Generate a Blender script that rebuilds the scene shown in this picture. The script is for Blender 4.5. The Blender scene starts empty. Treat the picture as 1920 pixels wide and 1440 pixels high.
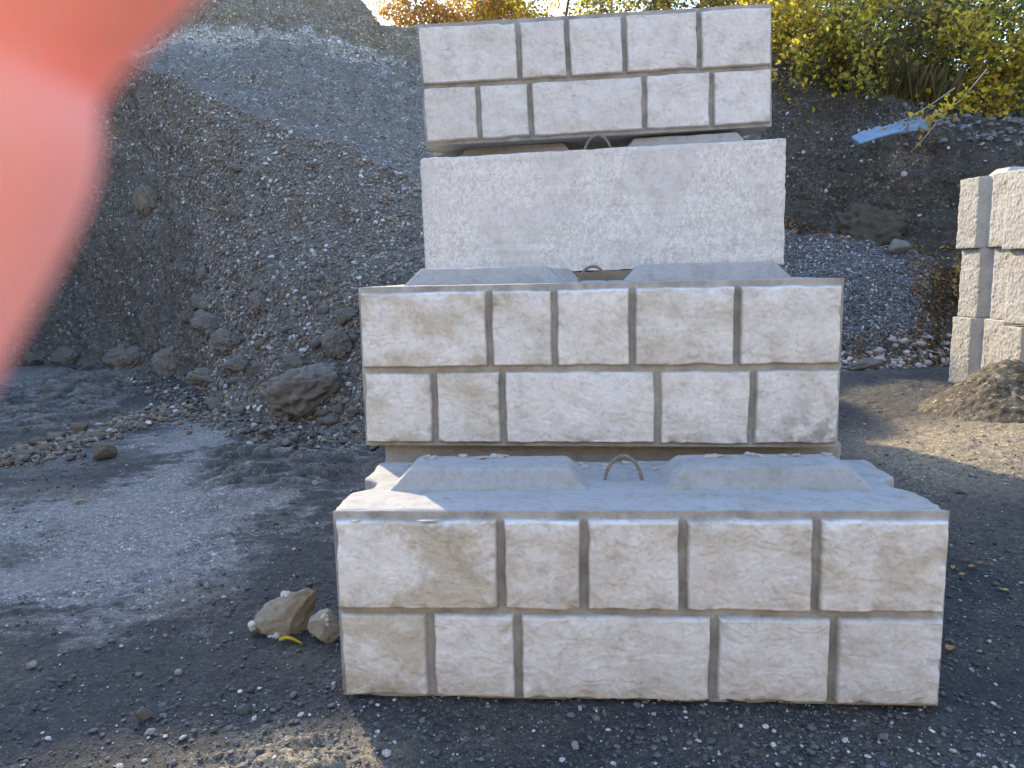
import bpy, bmesh, math, random
import numpy as np
from mathutils import Vector, Matrix

random.seed(7)
RNG = np.random.default_rng(11)
S = bpy.context.scene
COL = S.collection
rad = math.radians

# ------------------------------------------------------------------ camera, sky, sun, exposure
CH, FPX, PITCH, ROLL = 1.317, 1417.5, rad(8.27), rad(1.11)
FWD = np.array([0, math.cos(PITCH), -math.sin(PITCH)])
UP0 = np.array([0, math.sin(PITCH), math.cos(PITCH)])
X0 = np.array([1.0, 0, 0])
RIGHT = math.cos(ROLL) * X0 - math.sin(ROLL) * UP0
UP = math.sin(ROLL) * X0 + math.cos(ROLL) * UP0
CAMP = np.array([0, 0, CH])
cam_data = bpy.data.cameras.new('camera')
cam = bpy.data.objects.new('camera', cam_data)
COL.objects.link(cam)
M = Matrix.Identity(4)
for r in range(3):
    M[r][0], M[r][1], M[r][2], M[r][3] = RIGHT[r], UP[r], -FWD[r], CAMP[r]
cam.matrix_world = M
cam_data.sensor_width = 36
cam_data.lens = FPX / 1920 * 36
cam_data.clip_start, cam_data.clip_end = 0.005, 500
cam_data.dof.use_dof = True                    # a small phone lens: only the finger against it is out of focus
cam_data.dof.focus_distance = 4.0
cam_data.dof.aperture_fstop = 10.5
S.camera = cam

SUN_AZ, SUN_EL = rad(-27), rad(28.5)             # azimuth from +Y, negative to the left
world = bpy.data.worlds.new('World')
S.world = world
world.use_nodes = True
wn = world.node_tree.nodes
sky = wn.new('ShaderNodeTexSky')
sky.sky_type = 'NISHITA'
sky.sun_disc = False
sky.sun_elevation, sky.sun_rotation = SUN_EL, SUN_AZ
sky.dust_density = 0.7
world.node_tree.links.new(sky.outputs[0], wn['Background'].inputs[0])
wn['Background'].inputs[1].default_value = 0.15
SUN_DIR = Vector((math.sin(SUN_AZ) * math.cos(SUN_EL), math.cos(SUN_AZ) * math.cos(SUN_EL), math.sin(SUN_EL)))
sl = bpy.data.lights.new('sun', 'SUN')
sl.energy, sl.angle, sl.color = 2.3, rad(0.6), (1.0, 0.81, 0.53)
so = bpy.data.objects.new('sun', sl)
COL.objects.link(so)
so.rotation_euler = SUN_DIR.to_track_quat('Z', 'Y').to_euler()
S.view_settings.view_transform = 'Standard'
S.view_settings.look = 'None'
S.view_settings.gamma = 1
S.view_settings.exposure = 2.2

# ------------------------------------------------------------------ helpers
def tag(o, label=None, cat=None, group=None, kind=None):
    if label: o['label'] = label
    if cat: o['category'] = cat
    if group: o['group'] = group
    if kind: o['kind'] = kind
    return o

def empty(name, loc=(0, 0, 0), rz=0.0, ry=0.0):
    o = bpy.data.objects.new(name, None)
    COL.objects.link(o)
    o.location = loc
    o.rotation_euler = (0, ry, rz)
    o.empty_display_size = 0.1
    return o

def mesh_np(name, V, F, mat, parent=None, smooth=True, col=None, n=None):
    """F: (m,3) or (m,4) int array; col: per-vertex rgb"""
    V = np.asarray(V, np.float32); F = np.asarray(F, np.int32)
    me = bpy.data.meshes.new(name)
    k = F.shape[1]
    me.vertices.add(len(V)); me.vertices.foreach_set('co', V.ravel())
    me.loops.add(F.size); me.loops.foreach_set('vertex_index', F.ravel())
    me.polygons.add(len(F))
    me.polygons.foreach_set('loop_start', np.arange(0, F.size, k, dtype=np.int32))
    me.update(calc_edges=True)
    me.polygons.foreach_set('use_smooth', np.full(len(F), bool(smooth)))
    if col is not None:
        a = me.attributes.new('tint', 'FLOAT_COLOR', 'POINT')
        c = np.ones((len(V), 4), np.float32); c[:, :3] = col
        a.data.foreach_set('color', c.ravel())
    me.materials.append(mat)
    o = bpy.data.objects.new(name, me)
    COL.objects.link(o)
    if parent: o.parent = parent
    return o

def copy_tree(o, parent=None):
    c = o.copy()
    COL.objects.link(c)
    c.parent = parent
    for ch in [x for x in bpy.data.objects if x.parent == o]:
        copy_tree(ch, c)
    return c

# gradient noise in numpy
_P = np.random.default_rng(3).permutation(256).astype(np.int32)
_P = np.concatenate([_P, _P, _P])
_G = np.random.default_rng(4).normal(size=(256, 3)); _G /= np.linalg.norm(_G, axis=1)[:, None]
def noise(p, seed=0):
    p = np.asarray(p, float) + seed * 17.137
    i = np.floor(p).astype(np.int64); f = p - i
    u = f * f * f * (f * (f * 6 - 15) + 10)
    i &= 255
    out = 0
    for dx in (0, 1):
        for dy in (0, 1):
            for dz in (0, 1):
                h = _P[(_P[(_P[(i[:, 0] + dx) & 255] + i[:, 1] + dy) & 255] + i[:, 2] + dz) & 255]
                g = _G[h]
                d = g[:, 0] * (f[:, 0] - dx) + g[:, 1] * (f[:, 1] - dy) + g[:, 2] * (f[:, 2] - dz)
                w = (u[:, 0] if dx else 1 - u[:, 0]) * (u[:, 1] if dy else 1 - u[:, 1]) * (u[:, 2] if dz else 1 - u[:, 2])
                out = out + d * w
    return out * 1.5
def fbm(p, oct=5, seed=0, gain=0.5, ridged=False):
    p = np.asarray(p, float); a, s, out = 1.0, 1.0, 0
    for k in range(oct):
        n = noise(p * s, seed + k * 3)
        out = out + a * ((1 - 2 * np.abs(n)) if ridged else n)
        a *= gain; s *= 2.03
    return out
def p3(x, y, z=None):
    x = np.asarray(x, float)
    return np.stack([x, y, np.zeros_like(x) if z is None else z], -1)
def sstep(a, b, x):
    t = np.clip((x - a) / (b - a), 0, 1)
    return t * t * (3 - 2 * t)

# where a point of the place shows, and where a sight line reaches a given horizontal distance
def project(V):
    q = np.asarray(V) - CAMP
    d = q @ FWD
    return 960 + FPX * (q @ RIGHT) / d, 720 - FPX * (q @ UP) / d, d
def sight(px, py):
    v = FWD + (px - 960) / FPX * RIGHT + (720 - py) / FPX * UP
    return v / np.linalg.norm(v[:2])
def at(px, py, d):
    return CAMP + sight(px, py) * d
def ground_base(x, y):
    return 0.22 * sstep(1.4, 3.8, x) * sstep(2.6, 5.6, y)
def on_ground(px, py, zofs=0.0):
    v = sight(px, py); d = 3.0
    for _ in range(60):
        q = CAMP + v * d
        z = ground_base(q[0], q[1]) + zofs
        d = d * 0.5 + 0.5 * (z - CH) / v[2]
    return CAMP + v * d, d

# ------------------------------------------------------------------ materials
def newmat(name):
    m = bpy.data.materials.new(name)
    m.use_nodes = True
    nt = m.node_tree
    b = nt.nodes['Principled BSDF']
    b.inputs['Roughness'].default_value = 0.9
    b.inputs['Specular IOR Level'].default_value = 0.25
    return m, nt, b
def N(nt, t, **kw):
    n = nt.nodes.new(t)
    for k, v in kw.items():
        if k in n.inputs: n.inputs[k].default_value = v
        else: setattr(n, k, v)
    return n
def texnoise(nt, scale, detail=8, rough=0.6, co=None, dist=0.0):
    n = N(nt, 'ShaderNodeTexNoise', Scale=scale, Detail=detail, Roughness=rough, Distortion=dist)
    if co is not None: nt.links.new(co, n.inputs['Vector'])
    return n
def ramp(nt, fac, stops):
    r = nt.nodes.new('ShaderNodeValToRGB')
    e = r.color_ramp.elements
    while len(e) < len(stops): e.new(0.5)
    for el, (p, c) in zip(e, stops):
        el.position = p; el.color = (*c, 1) if len(c) == 3 else c
    nt.links.new(fac, r.inputs[0])
    return r
def mix(nt, fac, a, b, mode='MIX'):
    m = nt.nodes.new('ShaderNodeMix'); m.data_type = 'RGBA'; m.blend_type = mode
    for sock, v in ((m.inputs[0], fac), (m.inputs[6], a), (m.inputs[7], b)):
        if isinstance(v, (int, float)): sock.default_value = v
        elif isinstance(v, tuple): sock.default_value = (*v, 1)
        else: nt.links.new(v, sock)
    return m.outputs[2]
def bump(nt, b, h, strength=0.5, dist=0.01, chain=None):
    n = N(nt, 'ShaderNodeBump', Strength=strength, Distance=dist)
    nt.links.new(h, n.inputs['Height'])
    if chain is not None: nt.links.new(chain.outputs[0], n.inputs['Normal'])
    nt.links.new(n.outputs[0], b.inputs['Normal'])
    return n
def coords(nt, kind='Object'):
    return nt.nodes.new('ShaderNodeTexCoord').outputs[kind]
def objrand(nt):
    return nt.nodes.new('ShaderNodeObjectInfo').outputs['Random']
def shifted(nt):
    """object coordinates moved by the object's random number so that copies differ"""
    c = coords(nt)
    a = N(nt, 'ShaderNodeVectorMath', operation='ADD')
    m = N(nt, 'ShaderNodeVectorMath', operation='SCALE')
    cx = nt.nodes.new('ShaderNodeCombineXYZ')
    r = objrand(nt)
    for k in range(3): nt.links.new(r, cx.inputs[k])
    nt.links.new(cx.outputs[0], m.inputs[0]); m.inputs['Scale'].default_value = 37.0
    nt.links.new(c, a.inputs[0]); nt.links.new(m.outputs[0], a.inputs[1])
    return a.outputs[0]

def concrete(name, pale, tan, dark, tan_at=(0.48, 0.68), spots=0.5, bumpy=0.35, tinted_=False):
    m, nt, b = newmat(name)
    co = shifted(nt)
    n1 = texnoise(nt, 3.6, 12, 0.70, co, 0.3)
    n2 = texnoise(nt, 13, 9, 0.72, co, 0.15)
    n3 = texnoise(nt, 60, 6, 0.7, co)
    n4 = texnoise(nt, 260, 3, 0.6, co)
    r1 = ramp(nt, n1.outputs[0], [(tan_at[0], (0, 0, 0)), (tan_at[1], (1, 1, 1))])
    c = mix(nt, r1.outputs[0], pale, tan)
    r2 = ramp(nt, n2.outputs[0], [(0.32, (0.80, 0.785, 0.765)), (0.48, (1, 1, 1)), (0.68, (1.10, 1.10, 1.105))])
    c = mix(nt, 1.0, c, r2.outputs[0], 'MULTIPLY')
    r3 = ramp(nt, n3.outputs[0], [(0.28, (0.72, 0.71, 0.69)), (0.45, (1, 1, 1)), (0.72, (1.08, 1.08, 1.08))])
    c = mix(nt, 0.85, c, r3.outputs[0], 'MULTIPLY')
    # small dark pock marks
    v = N(nt, 'ShaderNodeTexVoronoi', Scale=42.0); nt.links.new(co, v.inputs['Vector'])
    rv = ramp(nt, v.outputs['Distance'], [(0.05, (1, 1, 1)), (0.11, (0, 0, 0))])
    ng = texnoise(nt, 6, 3, 0.5, co)
    rg = ramp(nt, ng.outputs[0], [(0.52, (0, 0, 0)), (0.62, (1, 1, 1))])
    pk = N(nt, 'ShaderNodeMath', operation='MULTIPLY'); nt.links.new(rv.outputs[0], pk.inputs[0]); nt.links.new(rg.outputs[0], pk.inputs[1])
    pk2 = N(nt, 'ShaderNodeMath', operation='MULTIPLY'); nt.links.new(pk.outputs[0], pk2.inputs[0]); pk2.inputs[1].default_value = spots
    c = mix(nt, pk2.outputs[0], c, dark)
    if tinted_:
        ta = N(nt, 'ShaderNodeAttribute', attribute_name='tint')
        c = mix(nt, 1.0, c, ta.outputs['Color'], 'MULTIPLY')
    nt.links.new(c, b.inputs['Base Color'])
    ad = N(nt, 'ShaderNodeMath', operation='ADD'); nt.links.new(n3.outputs[0], ad.inputs[0]); nt.links.new(n4.outputs[0], ad.inputs[1])
    bump(nt, b, ad.outputs[0], bumpy, 0.004)
    return m, nt, b, c

M_FACE1, *_ = concrete('stained_cast_stone', (0.635, 0.62, 0.59), (0.50, 0.46, 0.395), (0.16, 0.14, 0.11), (0.5, 0.85), 0.5, 0.45, True)
M_FACE2, *_ = concrete('weathered_cast_stone', (0.635, 0.625, 0.60), (0.51, 0.48, 0.425), (0.16, 0.14, 0.11), (0.54, 0.88), 0.5, 0.45, True)
M_FACE4, *_ = concrete('pale_cast_stone', (0.565, 0.56, 0.55), (0.51, 0.495, 0.465), (0.2, 0.18, 0.15), (0.52, 0.8), 0.4, 0.45, True)
M_BODY, *_ = concrete('grey_concrete', (0.325, 0.325, 0.318), (0.27, 0.258, 0.23), (0.11, 0.10, 0.09), (0.5, 0.75), 0.6, 0.5)
M_TAN, *_ = concrete('sandy_concrete', (0.40, 0.385, 0.36), (0.34, 0.315, 0.27), (0.2, 0.17, 0.13), (0.45, 0.7), 0.3, 0.7)
M_CHUNK, *_ = concrete('broken_concrete', (0.34, 0.31, 0.26), (0.24, 0.205, 0.145), (0.12, 0.10, 0.07), (0.42, 0.62), 0.5, 0.8)
M_CRUMB, *_ = concrete('mortar', (0.55, 0.54, 0.51), (0.46, 0.43, 0.38), (0.25, 0.23, 0.2), (0.5, 0.7), 0.3, 0.8)

def efflorescence():
    m, nt, b, c = concrete('bloomed_concrete', (0.545, 0.54, 0.53), (0.47, 0.46, 0.445), (0.2, 0.19, 0.18), (0.5, 0.8), 0.5, 0.5)
    co = shifted(nt)
    mp = N(nt, 'ShaderNodeMapping'); nt.links.new(co, mp.inputs['Vector']); mp.inputs['Scale'].default_value = (1.25, 1, 0.8)
    n = texnoise(nt, 55, 3, 0.55, mp.outputs[0], 1.2)
    r = ramp(nt, n.outputs[0], [(0.46, (0, 0, 0)), (0.57, (1, 1, 1))])
    g = texnoise(nt, 2.4, 4, 0.55, co, 0.6)
    rg = ramp(nt, g.outputs[0], [(0.36, (0, 0, 0)), (0.52, (1, 1, 1))])
    f = N(nt, 'ShaderNodeMath', operation='MULTIPLY'); nt.links.new(r.outputs[0], f.inputs[0]); nt.links.new(rg.outputs[0], f.inputs[1])
    f2 = N(nt, 'ShaderNodeMath', operation='MULTIPLY'); nt.links.new(f.outputs[0], f2.inputs[0]); f2.inputs[1].default_value = 0.75
    c2 = mix(nt, f2.outputs[0], c, (0.74, 0.735, 0.72))
    # diagonal float marks and drips left from casting
    for ang, scl, lo_, dk_ in ((rad(24), (0.7, 1, 3.2), 0.60, 0.95), (rad(86), (0.5, 1, 9), 0.62, 0.93)):
        mq = N(nt, 'ShaderNodeMapping'); nt.links.new(co, mq.inputs['Vector']); mq.inputs['Rotation'].default_value = (0, ang, 0); mq.inputs['Scale'].default_value = scl
        ns = texnoise(nt, 2.2, 6, 0.6, mq.outputs[0], 0.3)
        rs = ramp(nt, ns.outputs[0], [(lo_ - 0.12, (1, 1, 1)), (lo_, (dk_, dk_, dk_ * 0.97)), (lo_ + 0.03, (1.04,) * 3)])
        c2 = mix(nt, 0.8, c2, rs.outputs[0], 'MULTIPLY')
    nt.links.new(c2, b.inputs['Base Color'])
    return m
M_BLOOM = efflorescence()

def tinted(name, scale=14.0, lo=0.72, hi=1.25, bs=0.6, bd=0.02, rough=0.95, fine=90.0, spec=0.2, cell=0, white=0.93):
    """earth: the colour of each spot comes with the mesh, finer grain from noise"""
    m, nt, b = newmat(name)
    b.inputs['Roughness'].default_value = rough
    b.inputs['Specular IOR Level'].default_value = spec
    at_ = N(nt, 'ShaderNodeAttribute', attribute_name='tint')
    co = coords(nt)
    n1 = texnoise(nt, scale, 10, 0.68, co)
    n2 = texnoise(nt, fine, 6, 0.7, co)
    r1 = ramp(nt, n1.outputs[0], [(0.30, (lo,) * 3), (0.70, (hi,) * 3)])
    r2 = ramp(nt, n2.outputs[0], [(0.32, (0.62,) * 3), (0.5, (1,) * 3), (0.70, (1.45,) * 3)])
    c = mix(nt, 1.0, at_.outputs['Color'], r1.outputs[0], 'MULTIPLY')
    c = mix(nt, 1.0, c, r2.outputs[0], 'MULTIPLY')
    k = bump(nt, b, n1.outputs[0], bs, bd)
    k = bump(nt, b, n2.outputs[0], bs, bd * 0.25, k)
    if cell:
        # grains lying in the earth: each its own shade, a few pale
        for sc_, st_ in ((cell, 0.9), (cell * 2.3, 0.8)):
            dn = texnoise(nt, sc_ * 0.8, 2, 0.5, co)
            wv = N(nt, 'ShaderNodeVectorMath', operation='MULTIPLY_ADD'); nt.links.new(dn.outputs['Color'], wv.inputs[0]); wv.inputs[1].default_value = (0.5 / sc_,) * 3; nt.links.new(co, wv.inputs[2])
            v = N(nt, 'ShaderNodeTexVoronoi', Scale=sc_, Randomness=1.0); nt.links.new(wv.outputs[0], v.inputs['Vector'])
            sp = nt.nodes.new('ShaderNodeSeparateColor'); nt.links.new(v.outputs['Color'], sp.inputs[0])
            rr_ = ramp(nt, sp.outputs[0], [(0.0, (0.55,) * 3), (0.5, (0.95,) * 3), (white, (1.35,) * 3), (min(.995, white + .012), (2.6,) * 3)])
            msk = texnoise(nt, 1.7, 4, 0.6, co)
            rm = ramp(nt, msk.outputs[0], [(0.36, (0.25,) * 3), (0.55, (st_,) * 3)])
            c2 = mix(nt, 1.0, c, rr_.outputs[0], 'MULTIPLY')
            c = mix(nt, rm.outputs[0], c, c2)
            inv = N(nt, 'ShaderNodeMath', operation='SUBTRACT'); inv.inputs[0].default_value = 1.0; nt.links.new(v.outputs['Distance'], inv.inputs[1])
            k = bump(nt, b, inv.outputs[0], 0.5, 0.35 / sc_, k)
    nt.links.new(c, b.inputs['Base Color'])
    return m
M_EARTH = tinted('hillside_earth', 9.0, 0.75, 1.25, 0.9, 0.06, cell=30, white=0.95)
M_GROUND = tinted('gravel_yard', 26.0, 0.58, 1.45, 1.0, 0.014, 0.8, 220.0, 0.35, cell=95, white=0.972)
M_PEBBLE = tinted('pebble', 30.0, 0.85, 1.15, 0.3, 0.004, 0.7, 160.0, 0.35)
M_CLOD = None

def clod_mat(name, a, bcol, fine=70.0):
    m, nt, b = newmat(name)
    co = shifted(nt)
    n1 = texnoise(nt, 7, 8, 0.65, co)
    n2 = texnoise(nt, fine, 6, 0.7, co)
    r = ramp(nt, n1.outputs[0], [(0.35, a), (0.65, bcol)])
    r2 = ramp(nt, n2.outputs[0], [(0.30, (0.6,) * 3), (0.5, (1,) * 3), (0.72, (1.5,) * 3)])
    c = mix(nt, 1.0, r.outputs[0], r2.outputs[0], 'MULTIPLY')
    nt.links.new(c, b.inputs['Base Color'])
    k = bump(nt, b, n1.outputs[0], 0.6, 0.03)
    bump(nt, b, n2.outputs[0], 0.8, 0.012, k)
    return m
M_CLOD = clod_mat('dirt_clod', (0.165, 0.15, 0.13), (0.245, 0.225, 0.195))
M_CLODB = clod_mat('brown_clod', (0.165, 0.14, 0.108), (0.26, 0.225, 0.175))
M_BANK = clod_mat('bank_earth', (0.065, 0.058, 0.046), (0.105, 0.092, 0.072))
M_ROCK = clod_mat('grey_rock', (0.14, 0.135, 0.12), (0.27, 0.25, 0.22), 40)
M_WHITE = clod_mat('pale_stone', (0.42, 0.40, 0.38), (0.62, 0.60, 0.57), 40)
M_COBBLE = clod_mat('cobble_grey', (0.16, 0.16, 0.165), (0.30, 0.30, 0.30), 50)

def leafmat(name, trans=0.6):
    m, nt, b = newmat(name)
    at_ = N(nt, 'ShaderNodeAttribute', attribute_name='tint')
    nt.links.new(at_.outputs['Color'], b.inputs['Base Color'])
    b.inputs['Roughness'].default_value = 0.55
    t = nt.nodes.new('ShaderNodeBsdfTranslucent')
    nt.links.new(at_.outputs['Color'], t.inputs['Color'])
    ms = nt.nodes.new('ShaderNodeMixShader'); ms.inputs[0].default_value = trans
    nt.links.new(b.outputs[0], ms.inputs[1]); nt.links.new(t.outputs[0], ms.inputs[2])
    nt.links.new(ms.outputs[0], nt.nodes['Material Output'].inputs[0])
    return m
M_LEAF = leafmat('leaf')
M_LITTER = leafmat('dry_leaf', 0.2)
def plain(name, c, rough=0.8, metal=0.0, var=0.3, scale=20):
    m, nt, b = newmat(name)
    n = texnoise(nt, scale, 6, 0.6, coords(nt))
    r = ramp(nt, n.outputs[0], [(0.3, tuple(x * (1 - var) for x in c)), (0.7, tuple(x * (1 + var) for x in c))])
    nt.links.new(r.outputs[0], b.inputs['Base Color'])
    b.inputs['Roughness'].default_value = rough
    b.inputs['Metallic'].default_value = metal
    bump(nt, b, n.outputs[0], 0.3, 0.005)
    return m
M_BARK = plain('bark', (0.13, 0.11, 0.09), 0.9, 0, 0.4, 30)
M_PALEBARK = plain('pale_bark', (0.36, 0.33, 0.28), 0.9, 0, 0.4, 30)
M_ROPE = plain('rusty_cable', (0.22, 0.185, 0.15), 0.8, 0.1, 0.5, 120)
M_METAL = plain('sky_tinted_sheet', (0.17, 0.25, 0.35), 0.85, 0.0, 0.15, 12)  # blue of the reflected sky is put into the base colour

# ------------------------------------------------------------------ ground
def track(px, py, x0, y0, x1, y1, w, pitch):
    """depth of a tyre track from (x0,y0) to (x1,y1) with cross ribs"""
    L = math.hypot(x1 - x0, y1 - y0); tx, ty = (x1 - x0) / L, (y1 - y0) / L
    s = (px - x0) * tx + (py - y0) * ty; t = -(px - x0) * ty + (py - y0) * tx
    wob = 0.16 * noise(p3(px * 1.5, py * 1.5), 40) + 0.08 * noise(p3(px * 5, py * 5), 47)
    inside = sstep(w / 2 + 0.06, w / 2 - 0.16, np.abs(t + wob)) * sstep(-0.1, 0.25, s) * sstep(L + 0.1, L - 0.3, s)
    ph = (s + np.abs(t) * 0.55 + 0.035 * noise(p3(px * 5, py * 5), 41)) / pitch
    ph = ph + 0.55 * noise(p3(px * 2.1, py * 2.1), 44) + 0.3 * noise(p3(px * 7, py * 7), 45)
    rib = sstep(-0.35, 0.5, np.sin(ph * 2 * math.pi)) * sstep(-0.35, 0.15, noise(p3(px * 4.5, py * 6), 46))
    edge = np.exp(-((np.abs(t + wob) - w / 2 - 0.03) / 0.045) ** 2) * sstep(-0.1, 0.25, s) * sstep(L + 0.1, L - 0.3, s)
    return inside, -0.055 * inside + 0.085 * inside * rib * (0.7 + 0.8 * noise(p3(px * 3, py * 3), 43)) + 0.018 * edge * (0.6 + noise(p3(px * 9, py * 9), 42)), rib

GA, _ = on_ground(520, 915); GB, _ = on_ground(590, 788)
GC, _ = on_ground(40, 810); GD, _ = on_ground(215, 672)
GE, _ = on_ground(-60, 1150); GF, _ = on_ground(700, 960)
def ground_z(x, y, detail=True):
    x = np.asarray(x, float); y = np.asarray(y, float)
    z = ground_base(x, y)
    z = z + 0.035 * noise(p3(x * 0.7, y * 0.7), 1) * sstep(2.2, 4, y) + 0.010 * fbm(p3(x * 3, y * 3), 3, 2)
    dust = sstep(0.0, 0.55, fbm(p3(x * 0.8 + y * 0.25, y * 0.9), 3, 5) + 0.38 * fbm(p3(x * 4.5, y * 7), 6, 6, 0.65) + 0.55 * sstep(-0.55, -1.4, x) * sstep(2.6, 3.3, y) * sstep(5.2, 4.0, y) - 0.05 - 1.0 * sstep(0.2, 1.0, x))
    qx, qy, qd = project(np.stack([x, y, np.zeros_like(x)], 1))
    ok = (qd > 0.5)
    bl = lambda cx, cy, rx, ry: np.exp(-(((qx - cx) / rx) ** 2 + ((qy - cy) / ry) ** 2)) * ok
    fld = 1.25 * bl(150, 1050, 390, 130) + 1.0 * bl(430, 930, 260, 75) + 0.9 * bl(395, 815, 110, 45) + 1.1 * bl(60, 705, 170, 26) - 0.8 * bl(560, 1080, 110, 190) - 0.7 * bl(80, 880, 160, 28)
    dust = 0.35 * dust * (y > 3) + sstep(0.30, 0.95, fld + 0.42 * fbm(p3(x * 4.5, y * 7), 6, 6, 0.65) + 0.25 * fbm(p3(x * 1.2, y * 1.4), 3, 66))
    # smooth dried patch beside the tracks
    q, _ = on_ground(395, 800)
    dust = np.maximum(dust, np.exp(-(((x - q[0]) / 0.33) ** 2 + ((y - q[1]) / 0.75) ** 2) ** 2))
    rough = np.zeros_like(x)
    for (a, b, w, pt) in ((GA, GB, 1.25, 0.17), (GC, GD, 1.5, 0.24)):
        i, h, r = track(x, y, a[0], a[1], b[0], b[1], w, pt)
        z = z + h; rough = np.maximum(rough, i); dust = np.maximum(dust, 0.75 * i * r) * (1 - 0.5 * i * (1 - r))  # rib tops lightened, gaps darkened: tread relief shading put into the dust colour
    # churned, crusted strip across the near left
    cr = sstep(0.10, 0.42, fbm(p3(x * 1.2 + 3, y * 2.2), 3, 9)) * sstep(-0.35, -1.0, x) * sstep(2.4, 2.9, y) * sstep(4.4, 3.6, y)
    z = z + 0.022 * cr * fbm(p3(x * 9, y * 14), 5, 11, 0.6)
    # loose heap of soil in the sun in front of the block
    q, _ = on_ground(575, 1425)
    hp = np.exp(-(((x - q[0]) / 0.26) ** 2 + ((y - q[1]) / 0.13) ** 2))
    z = z + 0.022 * hp * (1 + 1.2 * fbm(p3(x * 16, y * 16), 4, 13))
    if detail:
        z = z + 0.007 * fbm(p3(x * 13, y * 13), 5, 7, 0.6) + 0.0025 * noise(p3(x * 70, y * 70), 8)
        z = z + 0.006 * fbm(p3(x * 9, y * 9), 3, 77) * sstep(1.2, 1.8, x)
        z = z + 0.016 * np.maximum(0, fbm(p3(x * 3.2, y * 4.5), 5, 78, 0.6) - 0.1) * sstep(2.4, 3.2, y)
        z = z + 0.012 * np.maximum(0, noise(p3(x * 21, y * 21), 79) - 0.25) * sstep(2.2, 3.0, y)
    return z, dust, rough, np.maximum(hp, 0)

def grid_faces(nx, ny):
    i = np.arange(nx * ny).reshape(ny, nx)
    return np.stack([i[:-1, :-1].ravel(), i[:-1, 1:].ravel(), i[1:, 1:].ravel(), i[1:, :-1].ravel()], 1)

def warped(n, inner, outer, near):
    """axis values: fine step inside, growing outside"""
    a = np.linspace(-near, near, n)
    k = np.geomspace(1, outer / near, 26)[1:] * near
    return np.concatenate([-k[::-1], a, k])
gx = np.concatenate([-np.geomspace(8.5, 120, 28)[::-1], np.linspace(-8.4, 5.2, 850), np.geomspace(5.4, 120, 30)])
gy = np.concatenate([-np.geomspace(1, 120, 26)[::-1], np.linspace(-0.8, 1.55, 30), np.linspace(1.56, 4.6, 330), np.linspace(4.62, 11.6, 400), np.geomspace(11.8, 120, 36)])
GX, GY = np.meshgrid(gx, gy)
gz, gdust, grough, gheap = ground_z(GX.ravel(), GY.ravel())
dk = np.array([0.048, 0.048, 0.0485]); lt = np.array([0.235, 0.228, 0.218]); br = np.array([0.105, 0.092, 0.076]); tan = np.array([0.24, 0.205, 0.15])
w = fbm(p3(GX.ravel() * 1.6, GY.ravel() * 1.6), 4, 21)
gc = dk + (lt - dk) * np.clip(gdust, 0, 1)[:, None] * 0.9
gc = gc + (br - gc) * (0.55 * sstep(0.0, 0.5, w) + 0.22 * grough)[:, None].clip(0, 0.85)
gc = gc + (tan * 1.2 - gc) * (0.9 * gheap.clip(0, 1))[:, None]
# yard behind the photographer coloured tan for warm bounce; tan patch at right too
dry = np.maximum(sstep(1.0, -1.5, GY.ravel()), 0.75 * sstep(1.9, 2.6, GX.ravel()) * sstep(3.6, 4.6, GY.ravel()) * sstep(6.0, 5.0, GY.ravel()))
gc = gc + (np.array([0.33, 0.275, 0.195]) - gc) * (dry * 0.9)[:, None]
ground = mesh_np('ground', np.stack([GX.ravel(), GY.ravel(), gz], 1), grid_faces(len(gx), len(gy)), M_GROUND, col=gc)
tag(ground, 'dark gravel yard with light dusty patches and tyre tracks', 'ground', kind='structure')

# ------------------------------------------------------------------ hillside: dug-out gravel slope on the left, cliff behind, wooded bank on the right
def zat(px, py, d): return at(px, py, d)[2]
COLS = []
def column(px, foot, mids, crest, dip, band, top, back):
    """profile along one azimuth: (distance, height) nodes; entries are (py, d) in view or ('z', z, d)"""
    def nd(e):
        if e[0] == 'z': return (e[2], e[1])
        return (e[1], zat(px, e[0], e[1]))
    if foot[0] == 'z': fd, fz = foot[2], foot[1]
    else:
        q, fd = on_ground(px, foot[0]); fz = q[2]
    pts = [(fd - 0.8, fz - 0.22), (fd, fz)]
    for (py, dd) in mids: pts.append((fd + dd, zat(px, py, fd + dd)))
    pts.append(nd(crest))
    c = pts[-1]
    pts.append((c[0] + dip[0], c[1] - dip[1]))
    pts.append(nd(band)); pts.append(nd(top))
    t = pts[-1]
    pts.append((t[0] + back[0], t[1] + back[1])); pts.append((t[0] + 60, t[1] + back[1] + back[2]))
    az = math.atan2(sight(px, 600)[0], sight(px, 600)[1])
    COLS.append((az, pts))
LB = (5, 0.6, 2)
column(-6500, ('z', 0, 11), [(560, .9), (430, 2.6)], ('z', 5.2, 17.5), (0.8, 0.2), ('z', 7.2, 19), ('z', 9.2, 20.2), LB)
column(-1500, ('z', 0, 10.8), [(560, .9), (380, 2.6)], ('z', 5.0, 16), (0.8, 0.2), ('z', 7.2, 18.4), ('z', 9.2, 19.6), LB)
column(-300, ('z', 0, 10.6), [(560, .9), (320, 2.6)], ('z', 5.2, 15.8), (0.8, 0.2), ('z', 7.2, 18.2), ('z', 9.5, 19.4), LB)
column(0, (690, ), [(560, .9), (300, 2.5)], (50, 15.6), (0.8, 0.2), ('z', 7.2, 18.2), ('z', 9.3, 19.2), LB)
column(130, (682, ), [(560, .8), (262, 2.2)], (80, 15.2), (0.8, 0.2), ('z', 6.9, 18.0), ('z', 9.2, 19.0), LB)
column(230, (688, ), [(585, .7), (255, 1.9)], (98, 14.6), (0.8, 0.2), (120, 17.8), ('z', 9.15, 18.8), LB)
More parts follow.
